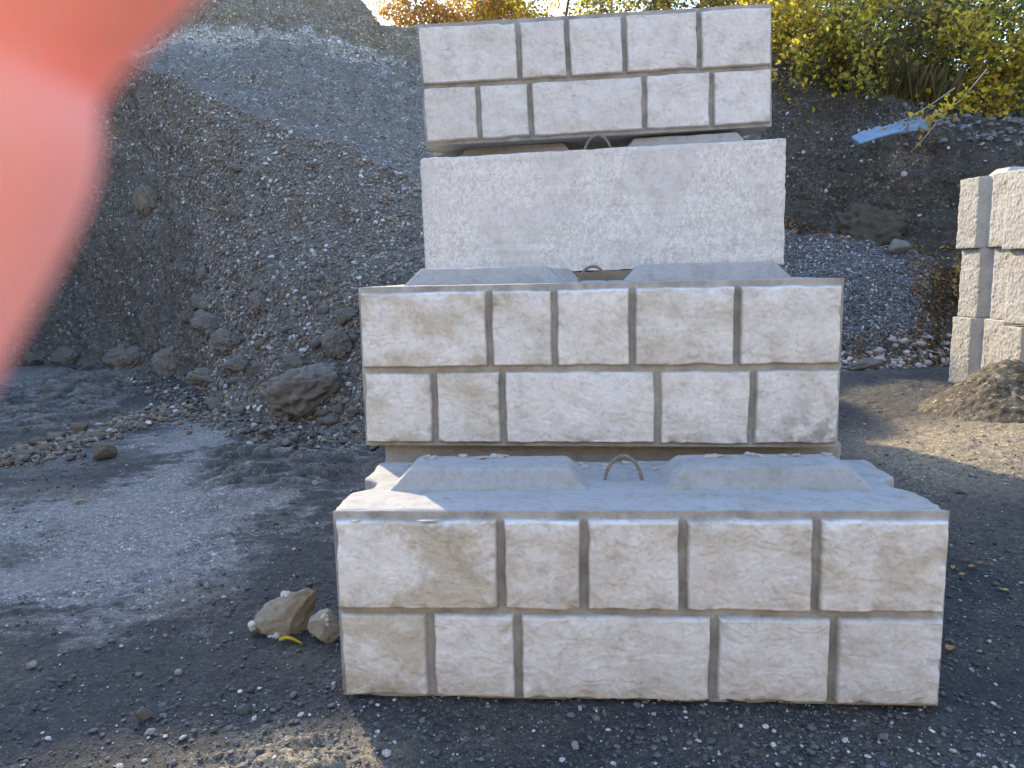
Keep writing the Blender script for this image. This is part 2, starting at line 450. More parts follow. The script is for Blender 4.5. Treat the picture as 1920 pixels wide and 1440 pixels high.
column(315, (706, ), [(600, .9), (300, 2.3)], (122, 13.9), (0.8, 0.2), (98, 17.6), ('z', 9.0, 18.5), LB)
column(358, (725, ), [(600, 1.0), (350, 2.6)], (141, 13.4), (0.8, 0.2), (85, 17.5), ('z', 8.9, 18.4), LB)
column(388, (768, ), [(600, 1.75), (400, 3.5)], (164, 12.9), (0.7, 0.2), (75, 17.3), ('z', 8.8, 18.3), LB)
column(500, (788, ), [(640, .95), (430, 2.7)], (208, 11.9), (0.7, 0.2), (68, 17.2), ('z', 8.7, 18.2), LB)
column(600, (800, ), [(655, .8), (470, 2.3)], (251, 11.0), (0.7, 0.2), (72, 17.1), ('z', 8.2, 18.1), LB)
column(660, (803, ), [(660, .8), (480, 2.1)], (279, 10.5), (0.7, 0.2), (86, 17.1), (-32, 18.0), LB)
column(700, (805, ), [(665, .75), (490, 2.0)], (297, 10.2), (0.7, 0.2), (97, 17.2), (2, 17.9), LB)
column(740, (807, ), [(668, .75), (495, 1.9)], (314, 10.0), (0.7, 0.2), (109, 17.3), (33, 18.0), (5, -0.3, 1))
column(790, (808, ), [(670, .7), (500, 1.8)], (333, 9.8), (0.7, 0.2), (122, 17.5), (42, 18.2), (5, -0.3, 1))
column(850, (808, ), [(675, .7), (510, 1.7)], (360, 9.6), (0.7, 0.2), (140, 17.6), (52, 18.4), (5, -0.2, 1))
column(1050, (790, ), [(680, .7), (550, 1.5)], (430, 9.8), (0.9, 0.3), (190, 16.6), (75, 17.6), (5, 0, 1))
column(1300, (710, ), [(630, .7), (530, 1.5)], (435, 11.0), (0.7, 0.25), (260, 13.0), (105, 14.0), (5, 1.0, 2))
column(1450, (697, ), [(620, .6), (530, 1.3)], (433, 11.3), (0.5, 0.18), (270, 12.3), (118, 13.2), (5, 1.4, 3))
column(1550, (694, ), [(622, .6), (535, 1.3)], (440, 11.4), (0.4, 0.15), (275, 12.4), (138, 13.3), (5, 1.5, 3))
column(1640, (694, ), [(625, .6), (545, 1.2)], (458, 11.3), (0.4, 0.05), (268, 12.3), (165, 13.4), (5, 1.6, 3))
column(1710, (692, ), [(630, .6), (560, 1.2)], (490, 11.0), (0.4, 0.0), (262, 12.3), (190, 13.4), (5, 1.6, 3))
column(1790, (684, ), [(630, .6), (565, 1.1)], (500, 10.8), (0.4, 0.0), (272, 12.2), (205, 13.6), (5, 1.6, 3))
column(1910, (672, ), [(620, .6), (560, 1.1)], (500, 10.6), (0.4, 0.0), (275, 12.2), (205, 13.8), (5, 1.6, 3))
column(2300, ('z', .25, 9.2), [(600, .7), (540, 1.2)], (480, 10.8), (0.4, 0.0), (270, 12.2), (190, 13.6), (5, 1.5, 3))
column(6000, ('z', .25, 9.2), [(520, .7), (500, 1.2)], ('z', 2.0, 11.5), (0.4, 0.0), ('z', 3.5, 13), ('z', 5, 14.5), (5, 1.5, 3))
COLS.sort()
AZ = np.array([c[0] for c in COLS]); PR = np.array([c[1] for c in COLS])      # (cols, nodes, 2)
K = PR.shape[1]
na = 900
pxs = np.concatenate([np.linspace(-4000, -260, 60), np.linspace(-250, 900, 480), np.linspace(905, 1430, 90), np.linspace(1434, 2000, 250), np.linspace(2040, 5000, 40)])
azs = np.array([math.atan2(sight(p, 600)[0], sight(p, 600)[1]) for p in pxs])
seg_n = [10, 40, 56, 60, 12, 60, 40, 36, 30]
ts = np.concatenate([k + np.linspace(0, 1, n, endpoint=False) for k, n in enumerate(seg_n)] + [[K - 1.0]])
nodes = np.stack([np.stack([np.interp(azs, AZ, PR[:, k, j]) for j in (0, 1)], -1) for k in range(K)], 1)   # (na,K,2)
def smooth1(a, n, axis):
    for _ in range(n):
        s = np.roll(a, 1, axis) + np.roll(a, -1, axis)
        b = 0.5 * a + 0.25 * s
        sl0 = [slice(None)] * a.ndim; sl0[axis] = 0; sl1 = list(sl0); sl1[axis] = -1
        b[tuple(sl0)] = a[tuple(sl0)]; b[tuple(sl1)] = a[tuple(sl1)]
        a = b
    return a
nodes = smooth1(nodes, 12, 0)
i0 = np.clip(np.floor(ts).astype(int), 0, K - 2); ft = ts - i0
prof = nodes[:, i0] * (1 - ft)[None, :, None] + nodes[:, i0 + 1] * ft[None, :, None]     # (na,nt,2)
prof = smooth1(prof, 10, 1)
HX = prof[..., 0] * np.sin(azs)[:, None]; HY = prof[..., 0] * np.cos(azs)[:, None]; HZ = prof[..., 1].copy()
HV = np.stack([HX, HY, HZ], -1)
def grid_normals(V):
    a = np.gradient(V, axis=0); b = np.gradient(V, axis=1)
    n = np.cross(a, b); n /= np.linalg.norm(n, axis=-1, keepdims=True) + 1e-9
    n[n[..., 2] < 0] *= -1
    return n
HN = grid_normals(HV)
T = np.broadcast_to(ts, HV.shape[:2]); PX = np.broadcast_to(pxs[:, None], HV.shape[:2])
fl = HV.reshape(-1, 3)
amp = np.interp(ts, [0, 1, 1.4, 4, 5, 6, 7, 8, 9], [0, .02, .09, .09, .1, .10, .16, .3, .4])[None, :]
left = sstep(1000, 850, PX)
lump = fbm(fl * 1.1, 3, 31).reshape(T.shape); lump2 = fbm(fl * 4.5, 4, 33).reshape(T.shape)
disp = amp * (1.1 * lump + 0.45 * lump2)
# rubble-like lumps low on the slope
rub = np.maximum(0, noise(fl * 9.0, 35)).reshape(T.shape) + 0.6 * np.maximum(0, noise(fl * 19.0, 36)).reshape(T.shape)
disp = disp + 0.055 * rub * np.interp(ts, [1, 1.3, 2.4, 4, 4.3], [0.2, 1.2, 0.8, 0.4, 0])[None, :]
# cut face: gullies running down and beds running across
cliff = sstep(5.0, 5.4, T) * sstep(7.3, 6.9, T)
azn = np.broadcast_to(azs[:, None], T.shape)
gul = fbm(np.stack([azn * 34, T * 0.6, azn * 0], -1).reshape(-1, 3), 4, 37).reshape(T.shape)
bed = fbm(np.stack([azn * 3, HZ * 2.2 + azn * 2.0, azn * 0], -1).reshape(-1, 3), 4, 38).reshape(T.shape)
disp = disp + cliff * (0.07 * gul + 0.12 * bed)
HV = HV + HN * disp[..., None]
HN = grid_normals(HV)
# colours of the earth
ppx, ppy, _ = project(HV.reshape(-1, 3)); ppx = ppx.reshape(T.shape); ppy = ppy.reshape(T.shape)
flat = HV.reshape(-1, 3)
cn = fbm(flat * 0.9, 5, 51).reshape(T.shape); cn2 = fbm(flat * 3.2, 4, 52).reshape(T.shape)
hc = np.zeros(T.shape + (3,)) + np.array([0.158, 0.145, 0.128])
brown = np.array([0.160, 0.138, 0.108])
def blend(c, f): 
    global hc
    hc = hc + (np.array(c) - hc) * np.clip(f, 0, 1)[..., None]
blend((0.135, 0.124, 0.110), sstep(-0.1, 0.5, cn2) * 0.7)
blend(brown, sstep(-0.1, 0.5, cn) * 0.8)
# cut face: browner soil above the pale bed, grey below
bedt = 6.0 + 0.025 * gul + 0.04 * cn2
blend((0.20, 0.17, 0.13), left * sstep(6.05, 6.25, T) * 0.9)
blend((0.168, 0.156, 0.140), left * sstep(4.6, 5.0, T) * sstep(6.05, 5.85, T) * 0.8)
br_ = sstep(-0.25, 0.25, fbm(np.stack([azn * 60, T * 14, azn * 0], -1).reshape(-1, 3), 4, 55).reshape(T.shape) + 0.35 - 1.1 * sstep(690, 790, PX))
wid = 0.065 + 0.03 * noise(np.stack([azn * 25, azn * 0, azn * 0], -1).reshape(-1, 3), 56).reshape(T.shape)
blend((0.40, 0.39, 0.37), left * np.exp(-((T - bedt) / np.maximum(wid, .02)) ** 2) * br_ * 0.95 * sstep(200, 300, PX))
for (dt, a) in ((0.11, 0.5), (0.17, 0.6), (0.23, 0.45)):
    blend((0.30, 0.295, 0.285), left * np.exp(-((T - bedt + dt - 0.0009 * (420 - PX)) / 0.018) ** 2) * a * sstep(330, 370, PX) * sstep(500, 450, PX))
blend((0.34, 0.33, 0.315), left * sstep(0.25, 0.6, fbm(np.stack([azn * 70, T * 9, azn * 0], -1).reshape(-1, 3), 4, 57).reshape(T.shape)) * sstep(690, 740, PX) * sstep(5.4, 5.7, T) * sstep(6.2, 5.9, T) * 0.6)
# hollow: finer, darker earth
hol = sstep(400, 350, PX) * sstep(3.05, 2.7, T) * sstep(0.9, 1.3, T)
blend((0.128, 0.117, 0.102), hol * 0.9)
lit_lip = np.exp(-((PX - 388 - 6 * cn2) / 9) ** 2) * sstep(1.2, 1.6, T) * sstep(2.9, 2.4, T) * left
blend((0.21, 0.20, 0.185), lit_lip * 0.7)  # light catching the scarp edge, painted as paler earth
# right bank: dark
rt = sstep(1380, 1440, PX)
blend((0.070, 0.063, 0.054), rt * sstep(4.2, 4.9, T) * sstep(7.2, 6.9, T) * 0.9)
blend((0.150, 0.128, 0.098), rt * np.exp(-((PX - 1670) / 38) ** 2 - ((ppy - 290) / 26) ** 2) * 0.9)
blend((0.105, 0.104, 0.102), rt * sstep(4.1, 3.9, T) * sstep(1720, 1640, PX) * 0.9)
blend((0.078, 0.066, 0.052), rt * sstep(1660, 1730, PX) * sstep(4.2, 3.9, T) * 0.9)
blend((0.085, 0.082, 0.060), sstep(7.1, 7.5, T) * 0.7)
hc = hc * (1 + 0.14 * left[..., None])
nt_ = len(ts)
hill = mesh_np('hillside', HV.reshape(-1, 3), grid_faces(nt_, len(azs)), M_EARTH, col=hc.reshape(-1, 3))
tag(hill, 'dug-out gravel slope, pale-banded earth cliff and dark bank behind the stack', 'hillside', kind='structure')

# sand bank added out of view behind the photographer to bounce warm light
fx = np.linspace(-60, 60, 160); ft_ = np.linspace(0, 1, 60)
FX, FT = np.meshgrid(fx, ft_)
fy = -6.5 + 0.006 * FX ** 2 - FT * 15; fz_ = -0.2 + 9.5 * sstep(0, 0.75, FT) + 0.5 * fbm(p3(FX.ravel() * .3, FT.ravel() * 4), 4, 91).reshape(FX.shape)
fc = np.array([0.46, 0.375, 0.26])[None] * (1 + 0.3 * fbm(p3(FX.ravel() * .5, FT.ravel() * 8), 4, 92))[:, None]
fb = mesh_np('bounce_bank', np.stack([FX, fy, fz_], -1).reshape(-1, 3), grid_faces(160, 60)[:, ::-1], M_EARTH, col=fc)
tag(fb, 'unseen sandy bank added behind the photographer to bounce warm light', 'hillside', kind='structure')

# what can be seen of the hillside, for standing things on it
HP = HV.reshape(-1, 3); HNF = HN.reshape(-1, 3); HT = T.ravel()
hx, hy, hd = project(HP)
vis = (HT > 0.9) & (HT < 7.1)
def hill_at(px, py, tol=9):
    c = np.where(vis & (np.abs(hx - px) < tol) & (np.abs(hy - py) < tol))[0]
    if len(c) == 0:
        c = np.where(vis)[0]
        return HP[c[np.argmin((hx[c] - px) ** 2 + (hy[c] - py) ** 2)]]
    near = c[hd[c] < hd[c].min() + 0.5]
    return HP[near[np.argmin((hx[near] - px) ** 2 + (hy[near] - py) ** 2)]]

# ------------------------------------------------------------------ rocks, pebbles
def ico(sub):
    bm = bmesh.new(); bmesh.ops.create_icosphere(bm, subdivisions=sub, radius=1.0)
    V = np.array([v.co[:] for v in bm.verts]); F = np.array([[v.index for v in f.verts] for f in bm.faces]); bm.free()
    return V, F
ICO1, ICO2, ICO4, ICO5 = ico(1), ico(2), ico(4), ico(5)
def rock_shape(seed, base=ICO4, cuts=9, rough=0.10, lump=0.22, sharp=0.86):
    r = np.random.default_rng(seed)
    V = base[0].copy()
    V = V * (1 + lump * fbm(V * 1.1, 3, seed % 97)[:, None])
    for _ in range(cuts):
        n = r.normal(size=3); n /= np.linalg.norm(n)
        d = r.uniform(0.55, 0.95)
        h = V @ n - d
        V = V - np.where(h > 0, h * sharp, 0)[:, None] * n
    V = V * (1 + rough * fbm(V * 3.2, 6, seed % 89 + 5, 0.6)[:, None])
    m = np.abs(V).max(0)
    return V / m
ROCKS = {}
def rock(name, loc, size, mat, seed, label, cat='rock', group=None, rz=None, cuts=9, rough=0.10, sink=0.25, base=ICO4, smooth=True):
    key = (seed, cuts, rough, mat.name, len(base[0]))
    if key in ROCKS:
        o = bpy.data.objects.new(name, ROCKS[key]); COL.objects.link(o)
    else:
        V = rock_shape(seed, base, cuts, rough)
        o = mesh_np(name, V, base[1], mat, smooth=smooth)
        ROCKS[key] = o.data
    o.scale = (size[0] / 2, size[1] / 2, size[2] / 2)
    o.location = (loc[0], loc[1], loc[2] + size[2] * (0.5 - sink))
    o.rotation_euler = (random.uniform(-.2, .2), random.uniform(-.2, .2), random.uniform(0, 6.28) if rz is None else rz)
    return tag(o, label, cat, group)

def pebbles(name, P, NRM, R, C, label, base=ICO1, flat=0.6, sink=0.2):
    """one mass of stones: P positions, R radii, C colours"""
    n = len(P); V0, F0 = base
    r = RNG
    q = r.normal(size=(n, 4)); q /= np.linalg.norm(q, axis=1)[:, None]
    a, b, c, d = q.T
    Rm = np.stack([np.stack([1 - 2 * (c * c + d * d), 2 * (b * c - a * d), 2 * (b * d + a * c)], -1),
                   np.stack([2 * (b * c + a * d), 1 - 2 * (b * b + d * d), 2 * (c * d - a * b)], -1),
                   np.stack([2 * (b * d - a * c), 2 * (c * d + a * b), 1 - 2 * (b * b + c * c)], -1)], 1)
    sc = r.uniform(0.55, 1.15, (n, 3))
    jit = r.uniform(0.75, 1.2, (n, len(V0), 1))
    W = np.einsum('nij,nvj->nvi', Rm, V0[None] * sc[:, None] * jit)
    h = np.einsum('nvi,ni->nv', W, NRM)
    W = W - (h * (1 - flat))[..., None] * NRM[:, None]
    V = W * R[:, None, None] + P[:, None] + (NRM * (R * (flat - sink))[:, None])[:, None]
    F = F0[None] + (np.arange(n) * len(V0))[:, None, None]
    col = np.repeat(C, len(V0), 0)
    o = mesh_np(name, V.reshape(-1, 3), F.reshape(-1, 3), M_PEBBLE, col=col, smooth=False)
    return tag(o, label, 'gravel', kind='stuff')

def stone_colours(n, white=0.12, base=(0.115, 0.115, 0.12), warm=0.3):
    r = RNG
    c = np.array(base)[None] * r.uniform(0.6, 1.6, (n, 1)) * (1 + r.normal(0, 0.05, (n, 3)))
    w = r.random(n)
    c[w < warm] *= np.array([1.18, 1.02, 0.82])
    k = w > 1 - white
    c[k] = np.array([0.44, 0.435, 0.43]) * r.uniform(0.6, 1.25, (k.sum(), 1))
    return c.clip(0.02, 0.75)

def sizes(n, lo, hi, a=2.2):
    u = RNG.random(n)
    return (lo ** (1 - a) + u * (hi ** (1 - a) - lo ** (1 - a))) ** (1 / (1 - a))

# ground gravel
n = 75000
yy = 1.55 + 6.0 * RNG.random(n) ** 1.9; hw = 0.75 * yy + 0.25
xx = RNG.uniform(-1, 1, n) * hw
dens = 0.35 + 0.65 * sstep(-0.2, 0.3, fbm(p3(xx * 1.3, yy * 1.3), 3, 61))
z, du, ro, hp_ = ground_z(xx, yy)
keep = RNG.random(n) < dens * (1 - 0.75 * du) * (1 - 0.5 * ro)
xx, yy, z = xx[keep], yy[keep], z[keep]; n = len(xx)
R = sizes(n, 0.0022, 0.015, 3.1)
R = np.where(RNG.random(n) < 0.012, RNG.uniform(0.008, 0.016, n), R)
pebbles('gravel', p3(xx, yy, z), np.tile([0, 0, 1.0], (n, 1)), R, stone_colours(n, 0.10, (0.080, 0.082, 0.087)), 'loose gravel and pale pebbles strewn over the dark yard')

# crumbled soil along the rubble ridge and the foot of the slope
n = 2600
t_ = RNG.random(n); r1, _ = on_ground(20, 866); r2, _ = on_ground(335, 762)
xx = r1[0] + (r2[0] - r1[0]) * t_ + RNG.normal(0, .16, n); yy = r1[1] + (r2[1] - r1[1]) * t_ + RNG.normal(0, .13, n)
z, *_ = ground_z(xx, yy)
pebbles('rubble', p3(xx, yy, z), np.tile([0, 0, 1.0], (n, 1)), sizes(n, 0.008, 0.045, 2.3), stone_colours(n, 0.05, (0.14, 0.125, 0.105), 0.45), 'crumbled brown soil and stones in a low ridge between the tracks', flat=0.75)
n = 3000
t_ = RNG.random(n); e = [on_ground(a, b)[0] for a, b in ((250, 700), (330, 735), (400, 780), (500, 800), (600, 812), (720, 820))]
ex_ = np.interp(t_ * 5, range(6), [q[0] for q in e]); ey_ = np.interp(t_ * 5, range(6), [q[1] for q in e])
xx = ex_ + RNG.normal(0, .12, n); yy = ey_ - np.abs(RNG.normal(0, .28, n)) + .1
z, *_ = ground_z(xx, yy)
pebbles('rubble', p3(xx, yy, z), np.tile([0, 0, 1.0], (n, 1)), sizes(n, 0.007, 0.05, 2.5), stone_colours(n, 0.08, (0.13, 0.12, 0.108), 0.35), 'crumbs of earth and stones rolled out from the foot of the gravel slope', flat=0.75)

# gravel on the slopes: pick cells by where they lie
def slope_stones(mask, n, lo, hi, a, name, label, white, base, warm=0.3, flat=0.7, ic=ICO1):
    idx = np.where(mask)[0]
    # weight by the true area of each cell
    ar = np.linalg.norm(np.cross(np.gradient(HV, axis=0), np.gradient(HV, axis=1)), axis=-1).ravel()[idx]
    i = RNG.choice(idx, n, p=ar / ar.sum())
    ga = np.gradient(HV, axis=0).reshape(-1, 3)[i]; gb = np.gradient(HV, axis=1).reshape(-1, 3)[i]
    P = HP[i] + ga * RNG.uniform(-.5, .5, (n, 1)) + gb * RNG.uniform(-.5, .5, (n, 1))
    return pebbles(name, P, HNF[i], sizes(n, lo, hi, a), stone_colours(n, white, base, warm), label, ic, flat)
PXF = PX.ravel()
inview = (PXF > -60) & (PXF < 2000)
talus = (HT > 1.02) & (HT < 4.15) & (PXF < 900) & inview & (hol.ravel() < 0.35)
slope_stones(talus, 62000, 0.006, 0.04, 2.9, 'slope_gravel', 'grey gravel and crumbled earth covering the tall slope left of the stack', 0.15, (0.155, 0.144, 0.13))
slope_stones((hol.ravel() > 0.3) & (PXF < 420) & inview, 3500, 0.008, 0.035, 2.6, 'hollow_gravel', 'sparse stones in the dug-out hollow of the slope', 0.10, (0.11, 0.10, 0.088))
slope_stones(left.ravel().astype(bool) & (HT > 5.1) & (HT < 7) & (PXF > 280) & (PXF < 860), 2600, 0.010, 0.035, 2.8, 'cliff_stones', 'scattered stones stuck in the banded earth cliff', 0.18, (0.14, 0.13, 0.115))
bandm = left.ravel().astype(bool) & (np.abs(HT - bedt.ravel()) < 0.06) & (PXF > 300) & (PXF < 780)
slope_stones(bandm, 2600, 0.012, 0.04, 2.6, 'bed_stones', 'pale stones of the white bed across the cliff', 0.55, (0.24, 0.235, 0.225))
slope_stones((HT > 1.0) & (HT < 4.1) & (PXF > 1440) & (PXF < 1740), 30000, 0.007, 0.026, 2.8, 'mound_gravel', 'grey gravel heap behind the right end of the stack', 0.10, (0.105, 0.108, 0.115), 0.2)
slope_stones((HT > 0.95) & (HT < 1.5) & (PXF > 1560) & (PXF < 1960), 450, 0.015, 0.05, 2.4, 'foot_stones', 'pale stones among leaves at the foot of the right bank', 0.5, (0.2, 0.19, 0.17))
slope_stones((HT > 4.6) & (HT < 7.0) & (PXF > 1440) & (PXF < 1960), 1500, 0.010, 0.04, 2.7, 'bank_stones', 'small stones stuck in the dark right bank', 0.12, (0.09, 0.08, 0.07))

# ------------------------------------------------------------------ the stacked blocks
BW, BH, BD = 1.83, 0.609, 0.66
TOPJ, BOTJ = (0.283, 0.421, 0.582, 0.793), (0.160, 0.309, 0.634, 0.826)

def remeshed(bm, voxel):
    me = bpy.data.meshes.new('tmp'); bm.to_mesh(me); bm.free()
    o = bpy.data.objects.new('tmp', me); COL.objects.link(o)
    md = o.modifiers.new('r', 'REMESH'); md.mode = 'VOXEL'; md.voxel_size = voxel
    dg = bpy.context.evaluated_depsgraph_get()
    ev = o.evaluated_get(dg).to_mesh()
    V = np.empty(len(ev.vertices) * 3); ev.vertices.foreach_get('co', V); V = V.reshape(-1, 3)
    NN = np.empty(len(ev.vertices) * 3); ev.vertices.foreach_get('normal', NN); NN = NN.reshape(-1, 3)
    F = np.array([p.vertices[:] for p in ev.polygons if len(p.vertices) == 4], np.int32)
    bpy.data.objects.remove(o); bpy.data.meshes.remove(me)
    return V, NN, F
def prism(bm, outline, z0, z1):
    lo = [bm.verts.new((x, y, z0)) for x, y in outline]; hi = [bm.verts.new((x, y, z1)) for x, y in outline]
    n = len(outline)
    bm.faces.new(lo[::-1]); bm.faces.new(hi)
    for i in range(n): bm.faces.new((lo[i], lo[(i + 1) % n], hi[(i + 1) % n], hi[i]))
def body_outline(y0):
    w = BW / 2; d = BD
    return [(-w + .012, y0), (w - .012, y0), (w, y0 + .012), (w, .24), (w - .06, .29), (w - .06, .36), (w, .41), (w, d), (-w, d), (-w, .41), (-w + .06, .36), (-w + .06, .29), (-w, .24), (-w, y0 + .012)]
def make_body(seed, y0, voxel, chip, end_rough, wave=0.0):
    bm = bmesh.new(); prism(bm, body_outline(y0), 0, BH)
    V, NN, F = remeshed(bm, voxel)
    s = seed * 3.7
    d = 0.0010 * fbm(V * 14 + s, 4, seed)
    # chipped arrises
    w = BW / 2
    ex = np.minimum(w - np.abs(V[:, 0]), 0.2); ez = np.minimum(V[:, 2], BH - V[:, 2]); ey = np.minimum(V[:, 1] - y0, BD - V[:, 1])
    srt = np.sort(np.stack([ex, ey, ez], 1), 1)
    edge = np.exp(-np.maximum(srt[:, 1], 0) / 0.016)
    d = d - chip * edge * np.maximum(0, fbm(V * 9 + s, 4, seed + 2) + 0.15)
    endf = (np.abs(NN[:, 0]) > 0.7) & (np.abs(V[:, 0]) > w - 0.03)
    d = d + end_rough * endf * (fbm(V * 14 + s, 3, seed + 4) * 0.6 + fbm(V * np.array([60, 60, 38.0]), 3, seed) * 0.75)
    if wave: d = d + wave * fbm(V * 2.0 + s, 3, seed + 6)
    return V + NN * d[:, None], F
def make_key(seed, x0, x1, voxel=0.009, h=0.066):
    """interlocking ridge with sloping sides on the top of a block"""
    bm = bmesh.new()
    y0, y1, s, t = 0.25, 0.52, 0.075, 0.05
    lo = [(x0, y0), (x1, y0), (x1, y1), (x0, y1)]; hi = [(x0 + s, y0 + t), (x1 - s, y0 + t), (x1 - s, y1 - t), (x0 + s, y1 - t)]
    a = [bm.verts.new((x, y, BH - 0.012)) for x, y in lo]; b = [bm.verts.new((x, y, BH + h)) for x, y in hi]
    bm.faces.new(a[::-1]); bm.faces.new(b)
    for i in range(4): bm.faces.new((a[i], a[(i + 1) % 4], b[(i + 1) % 4], b[i]))
    V, NN, F = remeshed(bm, voxel)
    d = 0.0012 * fbm(V * 16 + seed, 4, seed) - 0.004 * np.maximum(0, fbm(V * 7 + seed, 3, seed + 1) - 0.1)
    return V + NN * d[:, None], F
def make_face(seed, stains, splash=0.0, grime=0.0, nx=600, nz=204, y0=0.035):
    """moulded front: two courses of cleft stones standing proud of recessed joints"""
    u = np.linspace(0, BW, nx); v = np.linspace(0, BH, nz)
    U, Vv = np.meshgrid(u, v); U = U.ravel(); Vv = Vv.ravel()
    s = seed * 5.3
    wob = 0.0045 * fbm(p3(U * 7, Vv * 7) + s, 4, seed + 1); wob2 = 0.0045 * fbm(p3(U * 7, Vv * 7) + s + 9, 4, seed + 2)
    uu = U + wob; vv = Vv + wob2
    TC = np.ones((len(U), 3))
    h = np.full_like(U, 0.0); mid = BH * 0.487; g = 0.0085
    for (js, z0, z1) in ((TOPJ, mid, BH), (BOTJ, 0, mid)):
        xs = [0] + [j * BW for j in js] + [BW]
        for k in range(len(xs) - 1):
            a0 = 0.007 if k == 0 else xs[k] + g; a1 = BW - 0.007 if k == len(xs) - 2 else xs[k + 1] - g
            b0 = 0.014 if z0 == 0 else z0 + g * 0.9; b1 = BH - 0.020 if z1 == BH else z1 - g * 0.9
            d = np.minimum(np.minimum(uu - a0, a1 - uu), np.minimum(vv - b0, b1 - vv))
            on = d > -0.02
            r = np.random.default_rng(seed * 31 + k + int(z0 * 100))
            tilt = r.uniform(-.012, .012) * (U - (a0 + a1) / 2) + r.uniform(-.02, .02) * (Vv - (b0 + b1) / 2)
            cl = fbm(p3(U * 6 + r.uniform(0, 90), Vv * 9 + U * 2), 5, seed + k, 0.5) * 0.0036
            q = fbm(p3(U * 3.4 + r.uniform(0, 90), Vv * 4.6), 4, seed + k + 3, 0.5) * 4.5 + 10
            fr = q - np.floor(q)
            rid = (np.floor(q) + sstep(0.80, 1.0, fr) - 10) * 0.0016 + fbm(p3(U * 22, Vv * 26) + s, 4, seed + k + 7) * 0.0007
            # scalloped spalls along the edges
            sp = np.maximum(0, fbm(p3(U * 11, Vv * 11) + k * 7.7 + s, 3, seed + 13) - 0.05) * np.exp(-np.maximum(d, 0) / 0.022) * 0.030
            hh = sstep(0.0, 0.010, d) * (0.031 + 0.004 * sstep(0.0, 0.06, d) + tilt + cl + rid - sp)
            h = np.where(on, np.maximum(h, hh), h)
            si = k + (5 if z0 == 0 else 0)
            st = np.clip(stains[si] * (0.35 + 1.5 * fbm(p3(U * 4.2 + si * 3.1, Vv * 5.2) + s, 7, seed + 31, 0.66)) + 0.25 * stains[si] * (fbm(p3(U * 40, Vv * 40) + s, 3, 5)), 0, 1)
            tone = r.uniform(0.95, 1.05)
            cc = tone * (1 - st[:, None] * np.array([0.26, 0.31, 0.41]))
            TC = np.where((d > -0.004)[:, None], cc, TC)
    h = h + 0.0010 * fbm(p3(U * 45, Vv * 45), 3, seed + 20)
    Y = y0 - h
    V = np.stack([U - BW / 2, Y, Vv], 1)
    # keep the rim inside the block's outline and turn it back to meet the body
    V[:, 0] *= 1 - 0.002
    F = grid_faces(nx, nz)
    i = np.arange(nx * nz).reshape(nz, nx)
    ring = np.concatenate([i[0, :-1], i[:-1, -1], i[-1, :0:-1], i[:0:-1, 0]])
    B = V[ring].copy(); B[:, 1] = y0 + 0.022; B[:, 2] = np.clip(B[:, 2], 0.003, BH - 0.003); B[:, 0] *= 0.996
    nb = len(V); j = np.arange(len(ring)); jn = (j + 1) % len(ring)
    F2 = np.stack([ring[jn], ring[j], nb + j, nb + jn], 1)
    jt = sstep(0.004, 0.020, h)[:, None]
    low = np.exp(-Vv / 0.07) * np.clip(0.5 + fbm(p3(U * 5, Vv * 9), 4, seed + 41), 0, 1) * splash
    gr = np.exp(-((U - BW) / 0.30) ** 2 - (Vv / 0.16) ** 2) * np.clip(0.6 + 1.3 * fbm(p3(U * 14, Vv * 14), 5, seed + 43, 0.65), 0, 1) * grime
    TC = TC * (1 - low[:, None] * np.array([0.32, 0.36, 0.42])) * (1 - gr[:, None] * np.array([0.55, 0.57, 0.6]))
    jn_ = 0.85 + 0.25 * fbm(p3(U * 12, Vv * 12), 4, seed + 45)[:, None]
    C = np.array([0.60, 0.59, 0.565]) * jn_ * (1 - jt) + jt * TC
    return np.concatenate([V, B]), np.concatenate([F, F2]), np.concatenate([C, C[ring]])

def tube(path, rads, seg=8):
    path = np.asarray(path, float); n = len(path)
    rads = np.broadcast_to(rads, n)
    t = np.gradient(path, axis=0); t /= np.linalg.norm(t, axis=1)[:, None] + 1e-9
    ref = np.array([0, 0, 1.0]) if abs(t[0][2]) < 0.9 else np.array([1.0, 0, 0])
    V = []; a = np.linspace(0, 2 * math.pi, seg, endpoint=False)
    nrm = np.cross(ref, t[0]); nrm /= np.linalg.norm(nrm)
    for k in range(n):
        nrm = nrm - t[k] * (nrm @ t[k]); nrm /= np.linalg.norm(nrm) + 1e-9
        b = np.cross(t[k], nrm)
        V.append(path[k] + rads[k] * (np.cos(a)[:, None] * nrm + np.sin(a)[:, None] * b))
    V = np.concatenate(V)
    i = np.arange(n * seg).reshape(n, seg); jn = np.roll(i, -1, 1)
    F = np.stack([i[:-1].ravel(), jn[:-1].ravel(), jn[1:].ravel(), i[1:].ravel()], 1)
    return V, F
def join(parts):
    V, F, o = [], [], 0
    for v, f in parts:
        V.append(v); F.append(np.asarray(f) + o); o += len(v)
    return np.concatenate(V), np.concatenate(F)
def loop_mesh(wid=0.125, hgt=0.085, r=0.0058, lean=0.0, yc=0.38):
    a = np.linspace(-0.25, math.pi + 0.25, 120)
    c = np.stack([-np.cos(a) * wid / 2 * (1 - 0.12 * np.sin(a)), yc + lean * np.sin(a), BH - 0.012 + np.sin(a) * hgt + 0.012], 1)
    t = np.gradient(c, axis=0); t /= np.linalg.norm(t, axis=1)[:, None]
    b = np.array([0, 1.0, 0]); nn = np.cross(t, b)
    out = []
    for k in range(3):
        ph = np.linspace(0, 13 * math.pi, 120) + k * 2.094
        out.append(tube(c + r * 0.55 * (np.cos(ph)[:, None] * nn + np.sin(ph)[:, None] * b), r * 0.62, 6))
    return join(out)

